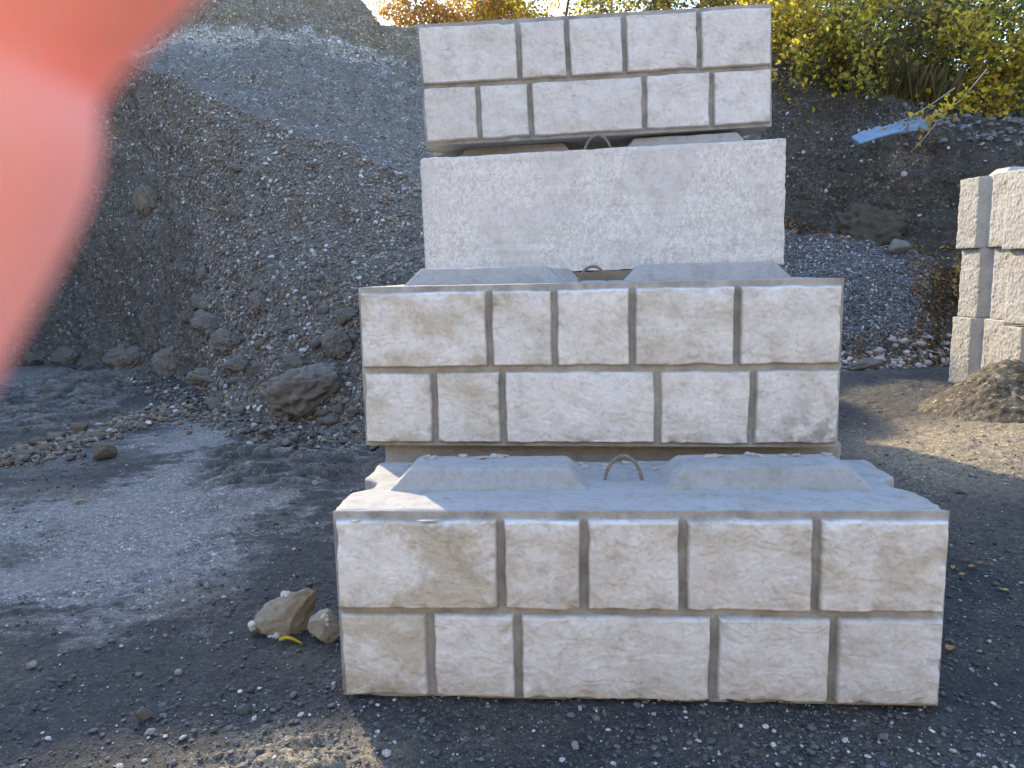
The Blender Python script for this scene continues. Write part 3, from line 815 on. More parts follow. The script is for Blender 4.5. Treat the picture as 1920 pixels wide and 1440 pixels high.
def block(loc, yaw, roll, label, seed, patterned=True, facemat=None, stains=None, splash=0.0, grime=0.0, bodymat=M_BODY, keymat=M_BODY, loop=True, loopargs={}, voxel=0.011, group='big concrete blocks of the stack', pitch=0.0, keyh=0.066):
    t = empty('concrete_block', loc, yaw, roll)
    t.rotation_euler = (pitch, roll, yaw)
    tag(t, label, 'concrete block', group)
    V, F = make_body(seed, 0.045 if patterned else 0.0, voxel, 0.012, 0.004, 0 if patterned else 0.004)
    mesh_np('body', V, F, bodymat, t)
    if patterned:
        V, F, C = make_face(seed, stains, splash, grime)
        mesh_np('stone_face', V, F, facemat, t, col=C)
    for (a, b) in ((-0.80, -0.115), (0.115, 0.80)):
        V, F = make_key(seed + int(a * 10), a, b, 0.009, keyh)
        mesh_np('interlocking_key', V, F, keymat, t)
    if loop:
        V, F = loop_mesh(**loopargs)
        mesh_np('lifting_loop', V, F, M_ROPE, t)
    return t
D = math.radians
b1 = block((0.351, 2.145, 0), D(-4.3), D(-0.27), 'bottom front concrete block with stone pattern face, lowest and nearest of the stack', 1, facemat=M_FACE1, stains=(1.25, .5, .35, .45, .65, .9, .35, .18, .22, .4), splash=0.7, loopargs=dict(wid=.125, hgt=.085))
b1b = block((0.378, 2.97, 0.03), D(-4.5), D(0.2), 'bottom row concrete block mostly hidden between the front block and the block above', 2, patterned=False, loop=False)
b2 = block((0.309, 2.85, 0.645), D(-6.5), D(-0.09), 'second concrete block up with stone pattern face, resting behind the lowest block', 3, facemat=M_FACE2, stains=(.65, .5, .25, .5, .5, .75, .5, .2, .25, .45), splash=0.25, grime=1.0, loopargs=dict(wid=.115, hgt=.062))
b2.scale = (1, 1, 1.04)
b3 = block((0.457, 3.917, 1.325), D(-8), D(-0.75), 'third concrete block up with plain frosty white face', 4, patterned=False, bodymat=M_BLOOM, keymat=M_BODY, loopargs=dict(wid=.14, hgt=.085, yc=0.14), keyh=0.09)
b4 = block((0.480, 4.10, 2.028), D(-0.5), D(-2.0), 'topmost concrete block with stone pattern face, tilted up to the right', 5, facemat=M_FACE4, stains=(.22, .12, .15, .12, .1, .15, .12, .1, .15, .12), splash=0.15, loop=False)
# blocks behind that carry the third one
b2b = block((0.46, 3.62, 0.668), D(-6), 0, 'concrete block hidden behind the second block up, under the plain white one', 6, patterned=False, loop=False, voxel=0.02)
b2c = block((0.52, 4.29, 0.668), D(-6), 0, 'concrete block at the back of the stack, second course', 7, patterned=False, loop=False, voxel=0.02)
b1c = block((0.44, 3.62, 0.02), D(-5), 0, 'concrete block at the back of the stack, bottom course', 8, patterned=False, loop=False, voxel=0.02)
b1d = block((0.50, 4.29, 0.02), D(-5), 0, 'rearmost concrete block in the bottom course of the stack', 9, patterned=False, loop=False, voxel=0.02)

# unseen blocks added behind the stack to cast the shadow on the right
hid = block((0.60, 5.02, 0.02), D(-2), 0, 'unseen concrete block added behind the stack to cast a shadow to the right', 12, patterned=False, loop=False, voxel=0.025)
for (yy_, zz_) in ((5.02, 0.63), (5.02, 1.24), (5.70, 0.02), (5.70, 0.63), (5.70, 1.24), (6.38, 0.02), (6.38, 0.63), (6.38, 1.24)):
    h_ = copy_tree(hid); h_.location = (0.60, yy_, zz_)

# flakes of mortar lying on the lowest block
def flake_mesh(seed, thick=0.004):
    r = np.random.default_rng(seed); k = 11
    a = np.sort(r.uniform(0, 2 * math.pi, k)); rr = r.uniform(0.5, 1.0, k)
    bm = bmesh.new()
    vs = [bm.verts.new((math.cos(x) * q, math.sin(x) * q, r.uniform(-.1, .1))) for x, q in zip(a, rr)]
    f = bm.faces.new(vs)
    e = bmesh.ops.extrude_face_region(bm, geom=[f])
    for g in e['geom']:
        if isinstance(g, bmesh.types.BMVert): g.co.z += 0.35 + r.uniform(-.08, .08)
    bmesh.ops.triangulate(bm, faces=bm.faces[:])
    V = np.array([v.co[:] for v in bm.verts]); F = np.array([[v.index for v in f.verts] for f in bm.faces]); bm.free()
    return V, F
fl_spots = []
for k in range(34):
    px = random.choice([random.uniform(1075, 1160), random.uniform(1075, 1180), random.uniform(1200, 1290), random.uniform(1350, 1620), random.uniform(1350, 1560), random.uniform(890, 960), random.uniform(660, 900)])
    fl_spots.append((px, random.uniform(0.50, 0.64), random.uniform(0.009, 0.022)))
Rb1 = b1.rotation_euler.to_matrix()
bpy.context.view_layer.update()
FLK = [flake_mesh(100 + i) for i in range(5)]
FLM = []
for k, (px, yl, s) in enumerate(fl_spots):
    xl = (px - 1190) / 1080 * BW
    if k < 5:
        o = mesh_np('mortar_flake', FLK[k][0], FLK[k][1], M_CRUMB, smooth=False); FLM.append(o.data)
    else:
        o = bpy.data.objects.new('mortar_flake', random.choice(FLM)); COL.objects.link(o)
    on_key = 0.20 < abs(xl) < 0.72
    yl = random.uniform(0.425, 0.462) if on_key else random.uniform(0.50, 0.62)
    q = b1.matrix_world @ Vector((max(-.86, min(.86, xl)), yl, BH + (0.066 if on_key else 0.0)))
    o.location = q; o.scale = (s * 1.3, s, s * 0.9); o.rotation_euler = (random.uniform(-.25, .25), random.uniform(-.25, .25), random.uniform(0, 6))
    tag(o, 'thin pale mortar flake lying along the ridge tops of the lowest block', 'mortar flake', 'mortar flakes on the lowest block')
for (px, s, lab) in ((812, .050, 'largest mortar flake lying on the front ledge of the lowest block'), (672, .017, 'small mortar flake at the left end of the front ledge of the lowest block')):
    o = bpy.data.objects.new('mortar_flake', FLM[0]); COL.objects.link(o)
    o.location = b1.matrix_world @ Vector(((px - 1199) / 1154 * BW, 0.010, BH - 0.021)); o.scale = (s, .012, .008)
    tag(o, lab, 'mortar flake')

# broken lumps beside the lowest block
def chunk(name, px, py, size, mat, seed, label, rz, tilt, spike=None):
    q, d = on_ground(px, py)
    t = empty(name, (q[0], q[1], 0), rz); tag(t, label, 'broken concrete')
    V = rock_shape(seed, ICO5, 11, 0.07, 0.14, 0.97)
    if spike is not None:
        f = sstep(0.25, 1.0, V @ np.array(spike) / np.linalg.norm(spike))
        V = V + f[:, None] * np.array(spike) * 0.85
    V = V * np.array(size) / 2
    ca, sa = math.cos(tilt), math.sin(tilt)
    V = np.stack([V[:, 0] * ca - V[:, 2] * sa, V[:, 1], V[:, 0] * sa + V[:, 2] * ca], 1)
    V[:, 2] -= V[:, 2].min() + 0.012
    mesh_np('lump', V, ICO5[1], mat, t)
    return t, V
def crumbs(t, V, idx_dir, n, s, spread):
    """a clot of mortar stuck to a lump"""
    c = V[np.argmax(V @ np.array(idx_dir))]
    parts = []
    for k in range(n):
        r = rock_shape(300 + k, ICO2, 4, 0.12) * s * random.uniform(0.5, 1.2)
        near = V[np.argsort(np.linalg.norm(V - c - RNG.normal(0, spread, 3), axis=1))[0]]
        parts.append((r + near, ICO2[1]))
    v, f = join(parts)
    mesh_np('mortar_clot', v, f, M_CRUMB, t)
ck, V = chunk('concrete_chunk', 540, 1180, (0.25, 0.19, 0.15), M_CHUNK, 47, 'larger broken concrete lump with pale mortar clots beside the lowest block', 0.2, 0.12, (0.55, -0.05, 0.75))
crumbs(ck, V, (-1, -.5, -.2), 9, 0.014, 0.010)
crumbs(ck, V, (-.45, -.1, 1), 8, 0.014, 0.011)
crumbs(ck, V, (-.2, -1, -.6), 10, 0.012, 0.010)
ck2, V = chunk('concrete_chunk', 612, 1200, (0.125, 0.12, 0.13), M_CHUNK, 46, 'smaller brown concrete lump wedged against the left end of the lowest block', 0.5, 0.1)
crumbs(ck2, V, (-.6, -1, .5), 5, 0.010, 0.007)

# ------------------------------------------------------------------ blocks of the second stack at the right edge
def end_block(loc, rz, label, proto=[None]):
    if proto[0] is None:
        t = empty('concrete_block', loc, rz)
        V, F = make_body(21, 0.0, 0.008, 0.007, 0.007)
        mesh_np('body', V, F, M_TAN, t)
        for (a, b) in ((-0.80, -0.115), (0.115, 0.80)):
            V, F = make_key(int(a * 10) + 22, a, b, 0.012)
            mesh_np('interlocking_key', V, F, M_TAN, t)
        proto[0] = t
    else:
        t = copy_tree(proto[0]); t.location = loc; t.rotation_euler = (0, 0, rz)
    return tag(t, label, 'concrete block', 'sandy blocks stacked end on at the right edge')
# local -x end of each block faces the yard; its far corner as seen is (px,py,depth)
def end_corner(px, py, d, z, dz=0.0, rz=rad(5)):
    """place a block so that the back edge of its near end stands at this spot"""
    p = at(px, py, d)
    ex = np.array([math.cos(rz), math.sin(rz)]); ey = np.array([-math.sin(rz), math.cos(rz)])
    o = p[:2] + ex * BW / 2 - ey * BD
    return (o[0], o[1], z)
PD = 8.05
rows = ((0.245, 1788, 1877, 'bottom'), (0.857, 1797, 1886, 'middle'), (1.466, 1786, 1872, 'top'))
for (z, xa, xb, nm) in rows:
    end_block(end_corner(xa, 560, PD, z), rad(5), 'sandy concrete block end with a vertical groove, %s row, left column of the right stack' % nm)
    end_block(end_corner(xb, 560, PD - 0.72, z - (0.03 if nm != 'middle' else 0.01)), rad(5), 'sandy concrete block end in the %s row, second column, cut by the right edge' % nm)
    end_block(end_corner(xb + 100, 560, PD - 1.42, z - 0.03), rad(5), 'sandy concrete block in the %s row of the right stack, beyond the frame' % nm)

# ------------------------------------------------------------------ dirt heap in front of the right stack
q, dq = on_ground(1825, 760)
hc0 = np.array(at(1845, 700, 7.0)); cx0, cy0 = hc0[0] + 0.08, hc0[1] - 0.12
gxx, gyy = np.meshgrid(np.linspace(-1.15, 1.5, 230), np.linspace(-1.3, 1.0, 200)); gxx = gxx.ravel(); gyy = gyy.ravel()
rr = np.hypot(gxx * np.where(gxx > 0, 0.62, 1.25), gyy * 1.15)
hh = 0.40 * np.clip(1 - rr / 0.74, 0, 1) ** 0.95 + 0.03 * fbm(p3(gxx * 4, gyy * 4), 5, 71) * np.clip(1.1 - rr, 0, 1) + 0.018 * np.maximum(0, noise(p3(gxx * 17, gyy * 17), 72)) * np.clip(1.2 - rr, 0, 1) * 2 - 0.05 * sstep(0.85, 1.1, rr)
zz, *_ = ground_z(cx0 + gxx, cy0 + gyy, False)
dc = np.array([0.145, 0.128, 0.102])[None] * (1 + 0.25 * fbm(p3(gxx * 5, gyy * 5), 4, 73))[:, None]
dm = mesh_np('dirt_mound', np.stack([cx0 + gxx, cy0 + gyy, zz + hh - 0.02], 1), grid_faces(230, 200), M_EARTH, col=dc)
tag(dm, 'small brown dirt heap banked against the right stack of blocks', 'dirt mound')

# ------------------------------------------------------------------ clods and rocks
CLODS = [
 (566, 765, 134, 92, 'largest blocky dirt boulder at the foot of the gravel slope', 201, M_CLOD, 12),
 (529, 800, 56, 50, 'rounded dirt clod just under the largest boulder', 202, M_CLOD, 8),
 (302, 762, 62, 58, 'angular dirt clod standing alone at the slope foot, between the track and the pale patch', 203, M_CLOD, 11),
 (392, 626, 60, 44, 'dirt clod halfway up the slope above a flat slab', 204, M_CLOD, 9),
 (428, 655, 64, 40, 'flat grey slab of earth leaning on the slope', 205, M_CLOD, 11),
 (382, 718, 62, 32, 'broad low dirt clod near the slope foot', 206, M_CLOD, 8),
 (232, 695, 58, 46, 'dirt clod at the right mouth of the dug-out hollow', 207, M_CLOD, 9),
 (246, 728, 46, 40, 'lower of two dirt clods at the mouth of the hollow', 208, M_CLOD, 9),
 (442, 698, 52, 34, 'slanting dirt clod left of the largest boulder', 209, M_CLOD, 10),
 (628, 668, 62, 52, 'big dirt clod on the slope right beside the second block', 210, M_CLOD, 9),
 (550, 698, 46, 40, 'dirt clod directly above the largest boulder', 211, M_CLOD, 9),
 (487, 580, 34, 38, 'round dark clod alone in the middle of the slope', 212, M_CLOD, 6),
 (125, 690, 40, 32, 'dirt clod on the hollow floor near the blurred finger', 213, M_CLOD, 9),
 (65, 688, 34, 24, 'small dirt clod nearest the finger on the hollow floor', 214, M_CLOD, 9),
 (384, 530, 30, 30, 'upper one of three clods in a line down the scarp', 215, M_CLOD, 8),
 (370, 575, 36, 28, 'middle one of three clods in a line down the scarp', 216, M_CLOD, 8),
 (350, 600, 24, 20, 'lowest one of three clods in a line down the scarp', 217, M_CLOD, 8),
 (276, 392, 46, 44, 'brown clod stuck in the wall of the hollow', 218, M_CLODB, 9),
 (446, 322, 28, 16, 'small clod high on the slope under the ridge', 219, M_CLOD, 9),
 (585, 315, 26, 14, 'clod at the right end of the upper slope', 220, M_CLOD, 9),
 (590, 565, 34, 20, 'low clod on the slope left of the second block', 221, M_CLOD, 9),
 (655, 600, 40, 26, 'clod on the slope touching the edge of the second block in view', 222, M_CLOD, 9),
 (490, 705, 44, 28, 'half-buried clod left of the largest boulder', 223, M_CLOD, 9),
]
for (px, py, w, h, lab, sd, mt, cuts) in CLODS:
    q = hill_at(px, py)
    d = np.linalg.norm(q - CAMP); sc = d / FPX
    rock('dirt_clod', q, (w * sc * 1.08, w * sc * 0.85, h * sc * 1.25), mt, sd, lab, 'dirt clod', cuts=cuts, rz=random.uniform(-.5, .5), rough=0.17, sink=0.22, base=ICO5)
GROUNDROCKS = [
 (196, 858, 46, 30, 'tan rock lying apart on the dark gravel below the rubble ridge', 231, M_CLODB),
 (149, 812, 30, 24, 'tan rock in the middle of the rubble ridge between the tracks', 232, M_CLODB),
 (105, 826, 36, 22, 'pale flat rock low on the rubble ridge', 233, M_CLODB),
 (46, 862, 36, 18, 'brown rock at the near end of the rubble ridge', 234, M_CLODB),
 (272, 1352, 26, 24, 'brown pebble, the biggest on the near gravel', 235, M_ROCK),
 (282, 1358 - 145 + 165, 18, 10, 'white pebble below the biggest brown pebble', 236, M_WHITE),
 (60, 1250, 18, 12, 'white pebble alone on the pale dust at the far left', 237, M_WHITE),
 (388, 1100, 14, 9, 'white pebble on the gravel left of the broken lump', 238, M_WHITE),
 (335, 1266, 12, 12, 'cream pebble in the middle of the near gravel', 239, M_WHITE),
 (456, 1332, 24, 14, 'blue grey flat pebble near the sunlit strip', 240, M_COBBLE),
 (592, 912, 16, 12, 'white stone near the left end of the lowest block', 241, M_WHITE),
 (1078, 1400, 20, 14, 'white pebble under the front of the lowest block', 242, M_WHITE),
 (1402, 1345, 12, 16, 'upright blue grey pebble in the shadow before the lowest block', 243, M_COBBLE),
 (1410, 1418, 16, 14, 'grey pebble in the shadow at the bottom edge of the view', 244, M_COBBLE),
]
for (px, py, w, h, lab, sd, mt) in GROUNDROCKS:
    q, d0 = on_ground(px, py); zz_, *_ = ground_z(np.array([q[0]]), np.array([q[1]])); q = np.array([q[0], q[1], zz_[0]])
    sc = np.linalg.norm(q - CAMP) / FPX
    rock('rock' if w > 26 else 'pebble', q, (w * sc, w * sc * 0.8, h * sc * 1.15), mt, sd, lab, 'rock', cuts=9, rough=0.07, sink=0.18)
# rubble ridge between the tracks and loose clods along the foot of the slope: look-alikes
for k in range(46):
    t_ = random.random()
    px = 30 + 300 * t_ + random.uniform(-25, 25); py = 856 - 90 * t_ + random.uniform(-14, 20)
    q, d0 = on_ground(px, py); zz_, *_ = ground_z(np.array([q[0]]), np.array([q[1]])); sc = d0 / FPX; w = random.choice([9, 11, 13, 16, 22, 28])
    rock('rubble_clod', (q[0], q[1], zz_[0]), (w * sc, w * sc * .85, w * sc * .7), random.choice([M_CLOD, M_CLODB]), 250 + k % 8, 'small brown clod in the low rubble ridge between the tracks', 'dirt clod', 'clods of the rubble ridge', base=ICO2, rough=.15, cuts=6)
for k in range(120):
    px = random.uniform(360, 690); f = random.random() ** 1.6
    py = 795 - f * 330 - max(0, (430 - px)) * 0.4
    q = hill_at(px, py); sc = np.linalg.norm(q - CAMP) / FPX; w = random.choice([10, 12, 14, 18, 22, 30]) * (1 - 0.3 * f)
    rock('slope_clod', q, (w * sc, w * sc * .85, w * sc * .75), M_CLOD, 260 + k % 10, 'small grey clod among others on the lower gravel slope', 'dirt clod', 'small clods of the gravel slope', base=ICO2, rough=.15, cuts=6)
# right side
q = hill_at(1635, 452); sc = np.linalg.norm(q - CAMP) / FPX
rock('boulder', q, (165 * sc, 90 * sc, 105 * sc), M_BANK, 281, 'earth covered boulder above the gravel heap on the right', 'boulder', rz=0.2, rough=0.2, sink=0.42, base=ICO5)
q = hill_at(1684, 474); sc = np.linalg.norm(q - CAMP) / FPX
rock('rock', q, (56 * sc, 40 * sc, 30 * sc), M_ROCK, 282, 'angular grey rock right of the earth covered boulder', 'rock', rz=0.5, rough=0.05)
q = hill_at(1620, 690); sc = np.linalg.norm(q - CAMP) / FPX
rock('rock', q, (62 * sc, 50 * sc, 26 * sc), M_CLOD, 283, 'flat dark rock at the foot of the right gravel heap', 'rock', rz=0.1)
for (px, py, w, lab) in ((1641, 404, 13, 'pale stone on the earth covered boulder'), (1662, 414, 16, 'cream stone beside the earth covered boulder'), (1695, 330, 12, 'white stone stuck high in the dark right bank'), (1548, 362, 9, 'white stone in the dark bank beside the third block'), (1488, 152, 7, 'pale stone at the top of the bank near the top block')):
    q = hill_at(px, py); sc = np.linalg.norm(q - CAMP) / FPX
    rock('stone', q, (w * sc, w * sc * .8, w * sc * .9), M_WHITE, 290 + px % 3, lab, 'stone', base=ICO2, sink=0.1)
for k in range(34):
    px = random.uniform(1640, 1790); py = random.uniform(640, 694) if px < 1720 else random.uniform(620, 690)
    q = hill_at(px, py); sc = np.linalg.norm(q - CAMP) / FPX; w = random.choice([9, 11, 13, 17, 22])
    rock('stone', q, (w * sc, w * sc * .8, w * sc * .6), random.choice([M_WHITE, M_WHITE, M_ROCK]), 293 + k % 5, 'pale stone among brown leaves at the foot of the right bank', 'stone', 'pale stones at the foot of the right bank', base=ICO2, rough=.08, cuts=6)
# cobbles spilling over the top of the right bank
cm = np.where((HT > 5.8) & (HT < 7.4) & (hx > 1690) & (hx < 1960) & (hy > 196) & (hy < 276))[0]
cob = RNG.choice(cm, 280)
for k, i in enumerate(cob):
    w = random.uniform(0.06, 0.12)
    rock('cobble', HP[i] + np.array([random.uniform(-.05, .05), random.uniform(-.1, .1), 0.0]), (w, w * .8, w * .62), M_COBBLE, 300 + k % 7, 'rounded grey cobble in the spill at the top of the right bank', 'cobble', 'cobbles spilled at the top of the right bank', base=ICO2, rough=.04, cuts=4, sink=0.2)

# ------------------------------------------------------------------ leaves
def leaf_cloud(P, size, C, seed=0, up=None, droop=0.3, elong=1.5):
    """each leaf a folded blade of four triangles"""
    n = len(P); r = np.random.default_rng(seed)
    if up is None:
        nrm = r.normal(size=(n, 3)) + np.array([0, 0, 0.5])
    else:
        nrm = np.asarray(up) + r.normal(0, 0.35, (n, 3))
    nrm /= np.linalg.norm(nrm, axis=1)[:, None]
    a = np.cross(nrm, r.normal(size=(n, 3))); a /= np.linalg.norm(a, axis=1)[:, None]
    b = np.cross(nrm, a)
    L = (size * r.uniform(0.6, 1.3, n))[:, None]; W = L / elong
    fold = r.uniform(0.1, 0.35, n)[:, None]
    v = np.stack([P - a * L * .5, P + b * W * .5 - a * L * .06 + nrm * W * fold, P + a * L * .5 - nrm * L * droop * .4, P - b * W * .5 - a * L * .06 + nrm * W * fold, P + a * L * .02], 1)
    F = np.array([[0, 4, 1], [1, 4, 2], [2, 4, 3], [3, 4, 0]])
    Fa = (F[None] + (np.arange(n) * 5)[:, None, None]).reshape(-1, 3)
    return v.reshape(-1, 3), Fa, np.repeat(C, 5, 0)
def leaf_cols(n, pal, seed):
    r = np.random.default_rng(seed)
    pal = np.array(pal); k = r.integers(0, len(pal), n)
    return (pal[k] * r.uniform(0.7, 1.25, (n, 1))).clip(0.01, 0.9)
YEL = [(0.62, 0.48, 0.06), (0.80, 0.62, 0.06), (0.66, 0.54, 0.08), (0.58, 0.36, 0.06), (0.24, 0.22, 0.06)]
ORA = [(0.58, 0.36, 0.08), (0.55, 0.30, 0.08), (0.60, 0.42, 0.12), (0.50, 0.26, 0.09), (0.62, 0.45, 0.16)]
OLI = [(0.30, 0.28, 0.11), (0.36, 0.32, 0.12), (0.17, 0.165, 0.07), (0.42, 0.35, 0.08), (0.14, 0.135, 0.06), (0.25, 0.21, 0.11)]
GRE = [(0.10, 0.13, 0.04), (0.14, 0.16, 0.04), (0.32, 0.27, 0.05), (0.08, 0.10, 0.04)]
YGR = [(0.60, 0.52, 0.07), (0.36, 0.34, 0.07), (0.72, 0.58, 0.07), (0.22, 0.22, 0.06), (0.15, 0.15, 0.06)]
DRY = [(0.20, 0.115, 0.05), (0.30, 0.17, 0.06), (0.14, 0.085, 0.045), (0.36, 0.22, 0.07), (0.10, 0.065, 0.04), (0.16, 0.10, 0.06)]

def wander(p, d, L, n, r, wob, lift=0.0):
    pts = [np.array(p, float)]; d = np.array(d, float); d /= np.linalg.norm(d)
    for _ in range(n):
        d = d + r.normal(0, wob, 3) + np.array([0, 0, lift]); d /= np.linalg.norm(d)
        pts.append(pts[-1] + d * L / n)
    return np.array(pts)
def tree(name, base, height, crown_r, nleaf, lsize, pal, seed, label, cat, group=None, stems=1, spread=0.25, lean=(0, 0), bark=M_BARK, r0=0.06, start=0.25, droop=0.0, bias=None, nb=16):
    r = np.random.default_rng(seed)
    t = empty(name, base); tag(t, label, cat, group)
    tubes, tips = [], []
    for s in range(stems):
        a = r.uniform(0, 6.28); d0 = np.array([math.cos(a) * spread * (stems > 1) + lean[0], math.sin(a) * spread * (stems > 1) + lean[1], 1.0])
        st = wander((r.normal(0, .05), r.normal(0, .05), -0.15), d0, height * r.uniform(.8, 1.0), 10, r, 0.07)
        tubes.append(tube(st, np.linspace(r0, r0 * .2, 11) * (1 if stems == 1 else .6), 7))
        for k in range(max(4, nb // stems)):
            f = r.uniform(start, 0.98); i = f * 10; i0 = int(i); p = st[i0] + (st[min(i0 + 1, 10)] - st[i0]) * (i - i0)
            a = r.uniform(0, 6.28)
            L = crown_r * r.uniform(0.5, 1.1) * (1.15 - 0.5 * f)
            dd = np.array([math.cos(a), math.sin(a), r.uniform(-.1, .6)])
            if bias is not None: dd = dd + np.array(bias)
            brn = wander(p, dd, L, 7, r, 0.16, -0.06 * droop)
            tubes.append(tube(brn, np.linspace(r0 * .3, r0 * .06, 8), 5))
            for q in range(4):
                j = r.integers(2, 8)
                tw = wander(brn[j], dd + r.normal(0, .7, 3), L * .45, 5, r, 0.2, -0.12 * droop)
                tubes.append(tube(tw, np.linspace(r0 * .1, r0 * .03, 6), 4))
                tips += [tw[k2] for k2 in range(1, 6)]
            tips += [brn[k2] for k2 in (4, 5, 6, 7)]
    v, f = join(tubes); mesh_np('trunk', v, f, bark, t)
    tips = np.array(tips); dens = r.gamma(1.2, 1.0, len(tips))
    i = r.choice(len(tips), nleaf, p=dens / dens.sum())
    P = tips[i] + r.normal(0, lsize * 1.5, (nleaf, 3)) * np.array([1, 1, 0.8])
    br_c = r.uniform(0.75, 1.2, len(tips))
    C = leaf_cols(nleaf, pal, seed + 1) * br_c[i][:, None]
    V, F, C = leaf_cloud(P, lsize, C, seed + 2)
    mesh_np('crown', V, F, M_LEAF, t, smooth=False, col=C)
    return t
def hill_top(px, t_want=7.3):
    i = np.argmin((hx - px) ** 2 * 0 + (PXF - px) ** 2 * 1.0 + ((HT - t_want) * 400) ** 2)
    return HP[i]
BACK = [
 (835, 7.6, 3.0, 1.4, 6500, ORA, 'orange leaved tree at the left end of the row behind the cliff'),
 (895, 7.6, 3.2, 1.5, 6500, ORA, 'thin pale trunked orange tree behind the left part of the top block'),
 (965, 7.8, 3.4, 1.7, 7500, YEL, 'yellow tree behind the first joint of the top block'),
 (1050, 7.5, 5.0, 2.0, 10000, YEL, 'bright yellow tree behind the middle of the top block'),
 (1140, 7.8, 5.0, 1.8, 8000, YGR, 'greener tree among yellow ones behind the top block'),
 (1225, 7.5, 5.0, 1.9, 9000, YEL, 'golden tree behind the right half of the top block'),
 (1320, 7.7, 4.6, 1.8, 8000, YGR, 'yellow green tree behind the right end of the top block'),
 (1415, 7.6, 4.2, 1.7, 7000, ORA, 'orange tree just right of the top block'),
]
for k, (px, tw, h, cr, nl, pal, lab) in enumerate(BACK):
    p = hill_top(px, tw)
    tree('autumn_tree', (p[0], p[1], p[2] - 0.1), h, cr, nl, 0.10, pal, 400 + k, lab, 'tree', 'trees behind the stack', bark=M_PALEBARK if k % 3 else M_BARK, r0=0.05, start=0.0, nb=44)
SHR = [
 (1475, 7.05, 1.9, 1.15, 2800, .085, YEL, 'bright yellow shrub hanging over the bank beside the top block', (-0.1, -0.9, -0.1), 1.2, 3),
 (1530, 7.05, 1.7, 1.15, 3600, .080, YGR, 'yellow green shrub drooping over the bank edge, lowest leaves of the left group', (-0.1, -1.0, -0.35), 1.6, 4),
 (1545, 7.5, 2.6, 1.4, 4200, .075, OLI, 'olive shrub behind the drooping yellow green one', (0, -0.3, 0), 0.4, 5),
 (1640, 7.2, 2.4, 1.3, 5200, .070, OLI, 'dense olive grey shrub at the centre of the right bank top', (0, -0.5, 0), 0.6, 6),
 (1720, 7.5, 2.8, 1.4, 4600, .070, OLI, 'tall olive shrub right of centre, behind the dry grass', (0, -0.2, 0), 0.4, 6),
 (1790, 7.3, 2.6, 1.3, 3600, .080, GRE, 'dark green shrub with bare grey stems near the right edge', (0, -0.4, 0), 0.5, 5),
 (1850, 7.05, 2.0, 1.3, 2600, .095, YEL, 'yellow leaved shrub reaching low over the cobbles', (-0.5, -0.8, -0.25), 1.3, 4),
 (1935, 7.1, 2.4, 1.3, 3000, .090, YGR, 'yellow green shrub cut by the right edge of the view', (-0.3, -0.6, -0.1), 1.0, 4),
 (1480, 7.8, 2.8, 1.3, 2400, .085, ORA, 'orange shrub rising behind the bank top near the top block', (0, 0, 0), 0.3, 3),
]
for k, (px, tw, h, cr, nl, ls, pal, lab, bias, dr, st) in enumerate(SHR):
    p = hill_top(px, tw)
    tree('shrub', (p[0], p[1], p[2] - 0.05), h, cr, nl, ls, pal, 450 + k, lab, 'shrub', 'shrubs on the right bank', stems=st, spread=0.55, r0=0.035, start=0.1, droop=dr, bias=bias, nb=30)
for k, (px, tw, lab) in enumerate(((1875, 7.7, 'tall tree with a dark trunk at the top right corner'), (1600, 8.0, 'tall olive tree behind the shrubs of the bank'), (1740, 8.05, 'tall green tree behind the dry grass'))):
    p = hill_top(px, tw)
    tree('tree', (p[0], p[1], p[2] - 0.1), 4.6, 2.0, 4000, .10, OLI if k else YGR, 480 + k, lab, 'tree', 'tall trees behind the right bank', r0=0.12, start=0.1, nb=40)
# bare branch with a few yellow leaves reaching out over the metal sheet
def sprig(pts, lab, seed, leaves, ls=0.09):
    P = np.array([at(a, b, c) for a, b, c in pts]); k = np.linspace(0, len(P) - 1, 30)
    P = np.stack([np.interp(k, range(len(P)), P[:, j]) for j in range(3)], 1); P = smooth1(P, 4, 0)
    base = P[0].copy()
    t = empty('branch', base); tag(t, lab, 'branch')
    v, f = tube(P - base, np.linspace(0.008, 0.003, 30), 6); mesh_np('stem', v, f, M_PALEBARK, t)
    if leaves:
        r = np.random.default_rng(seed); i = r.integers(6, 30, leaves)
        V, F, C = leaf_cloud(P[i] - base + r.normal(0, .06, (leaves, 3)), ls, leaf_cols(leaves, YEL, seed), seed)
        mesh_np('leaves', V, F, M_LEAF, t, smooth=False, col=C)
sprig([(1850, 130, 12.0), (1800, 190, 11.7), (1760, 215, 11.5), (1700, 240, 11.3)], 'branch with yellow leaves reaching over the metal sheet', 501, 70)
sprig([(1790, 165, 12.0), (1740, 200, 11.7), (1690, 228, 11.5), (1640, 245, 11.4)], 'bare thin branch bending over the left end of the metal sheet', 502, 5)
sprig([(1755, 232, 11.6), (1730, 262, 11.5), (1707, 286, 11.5)], 'bare twig hanging below the metal sheet', 503, 4)
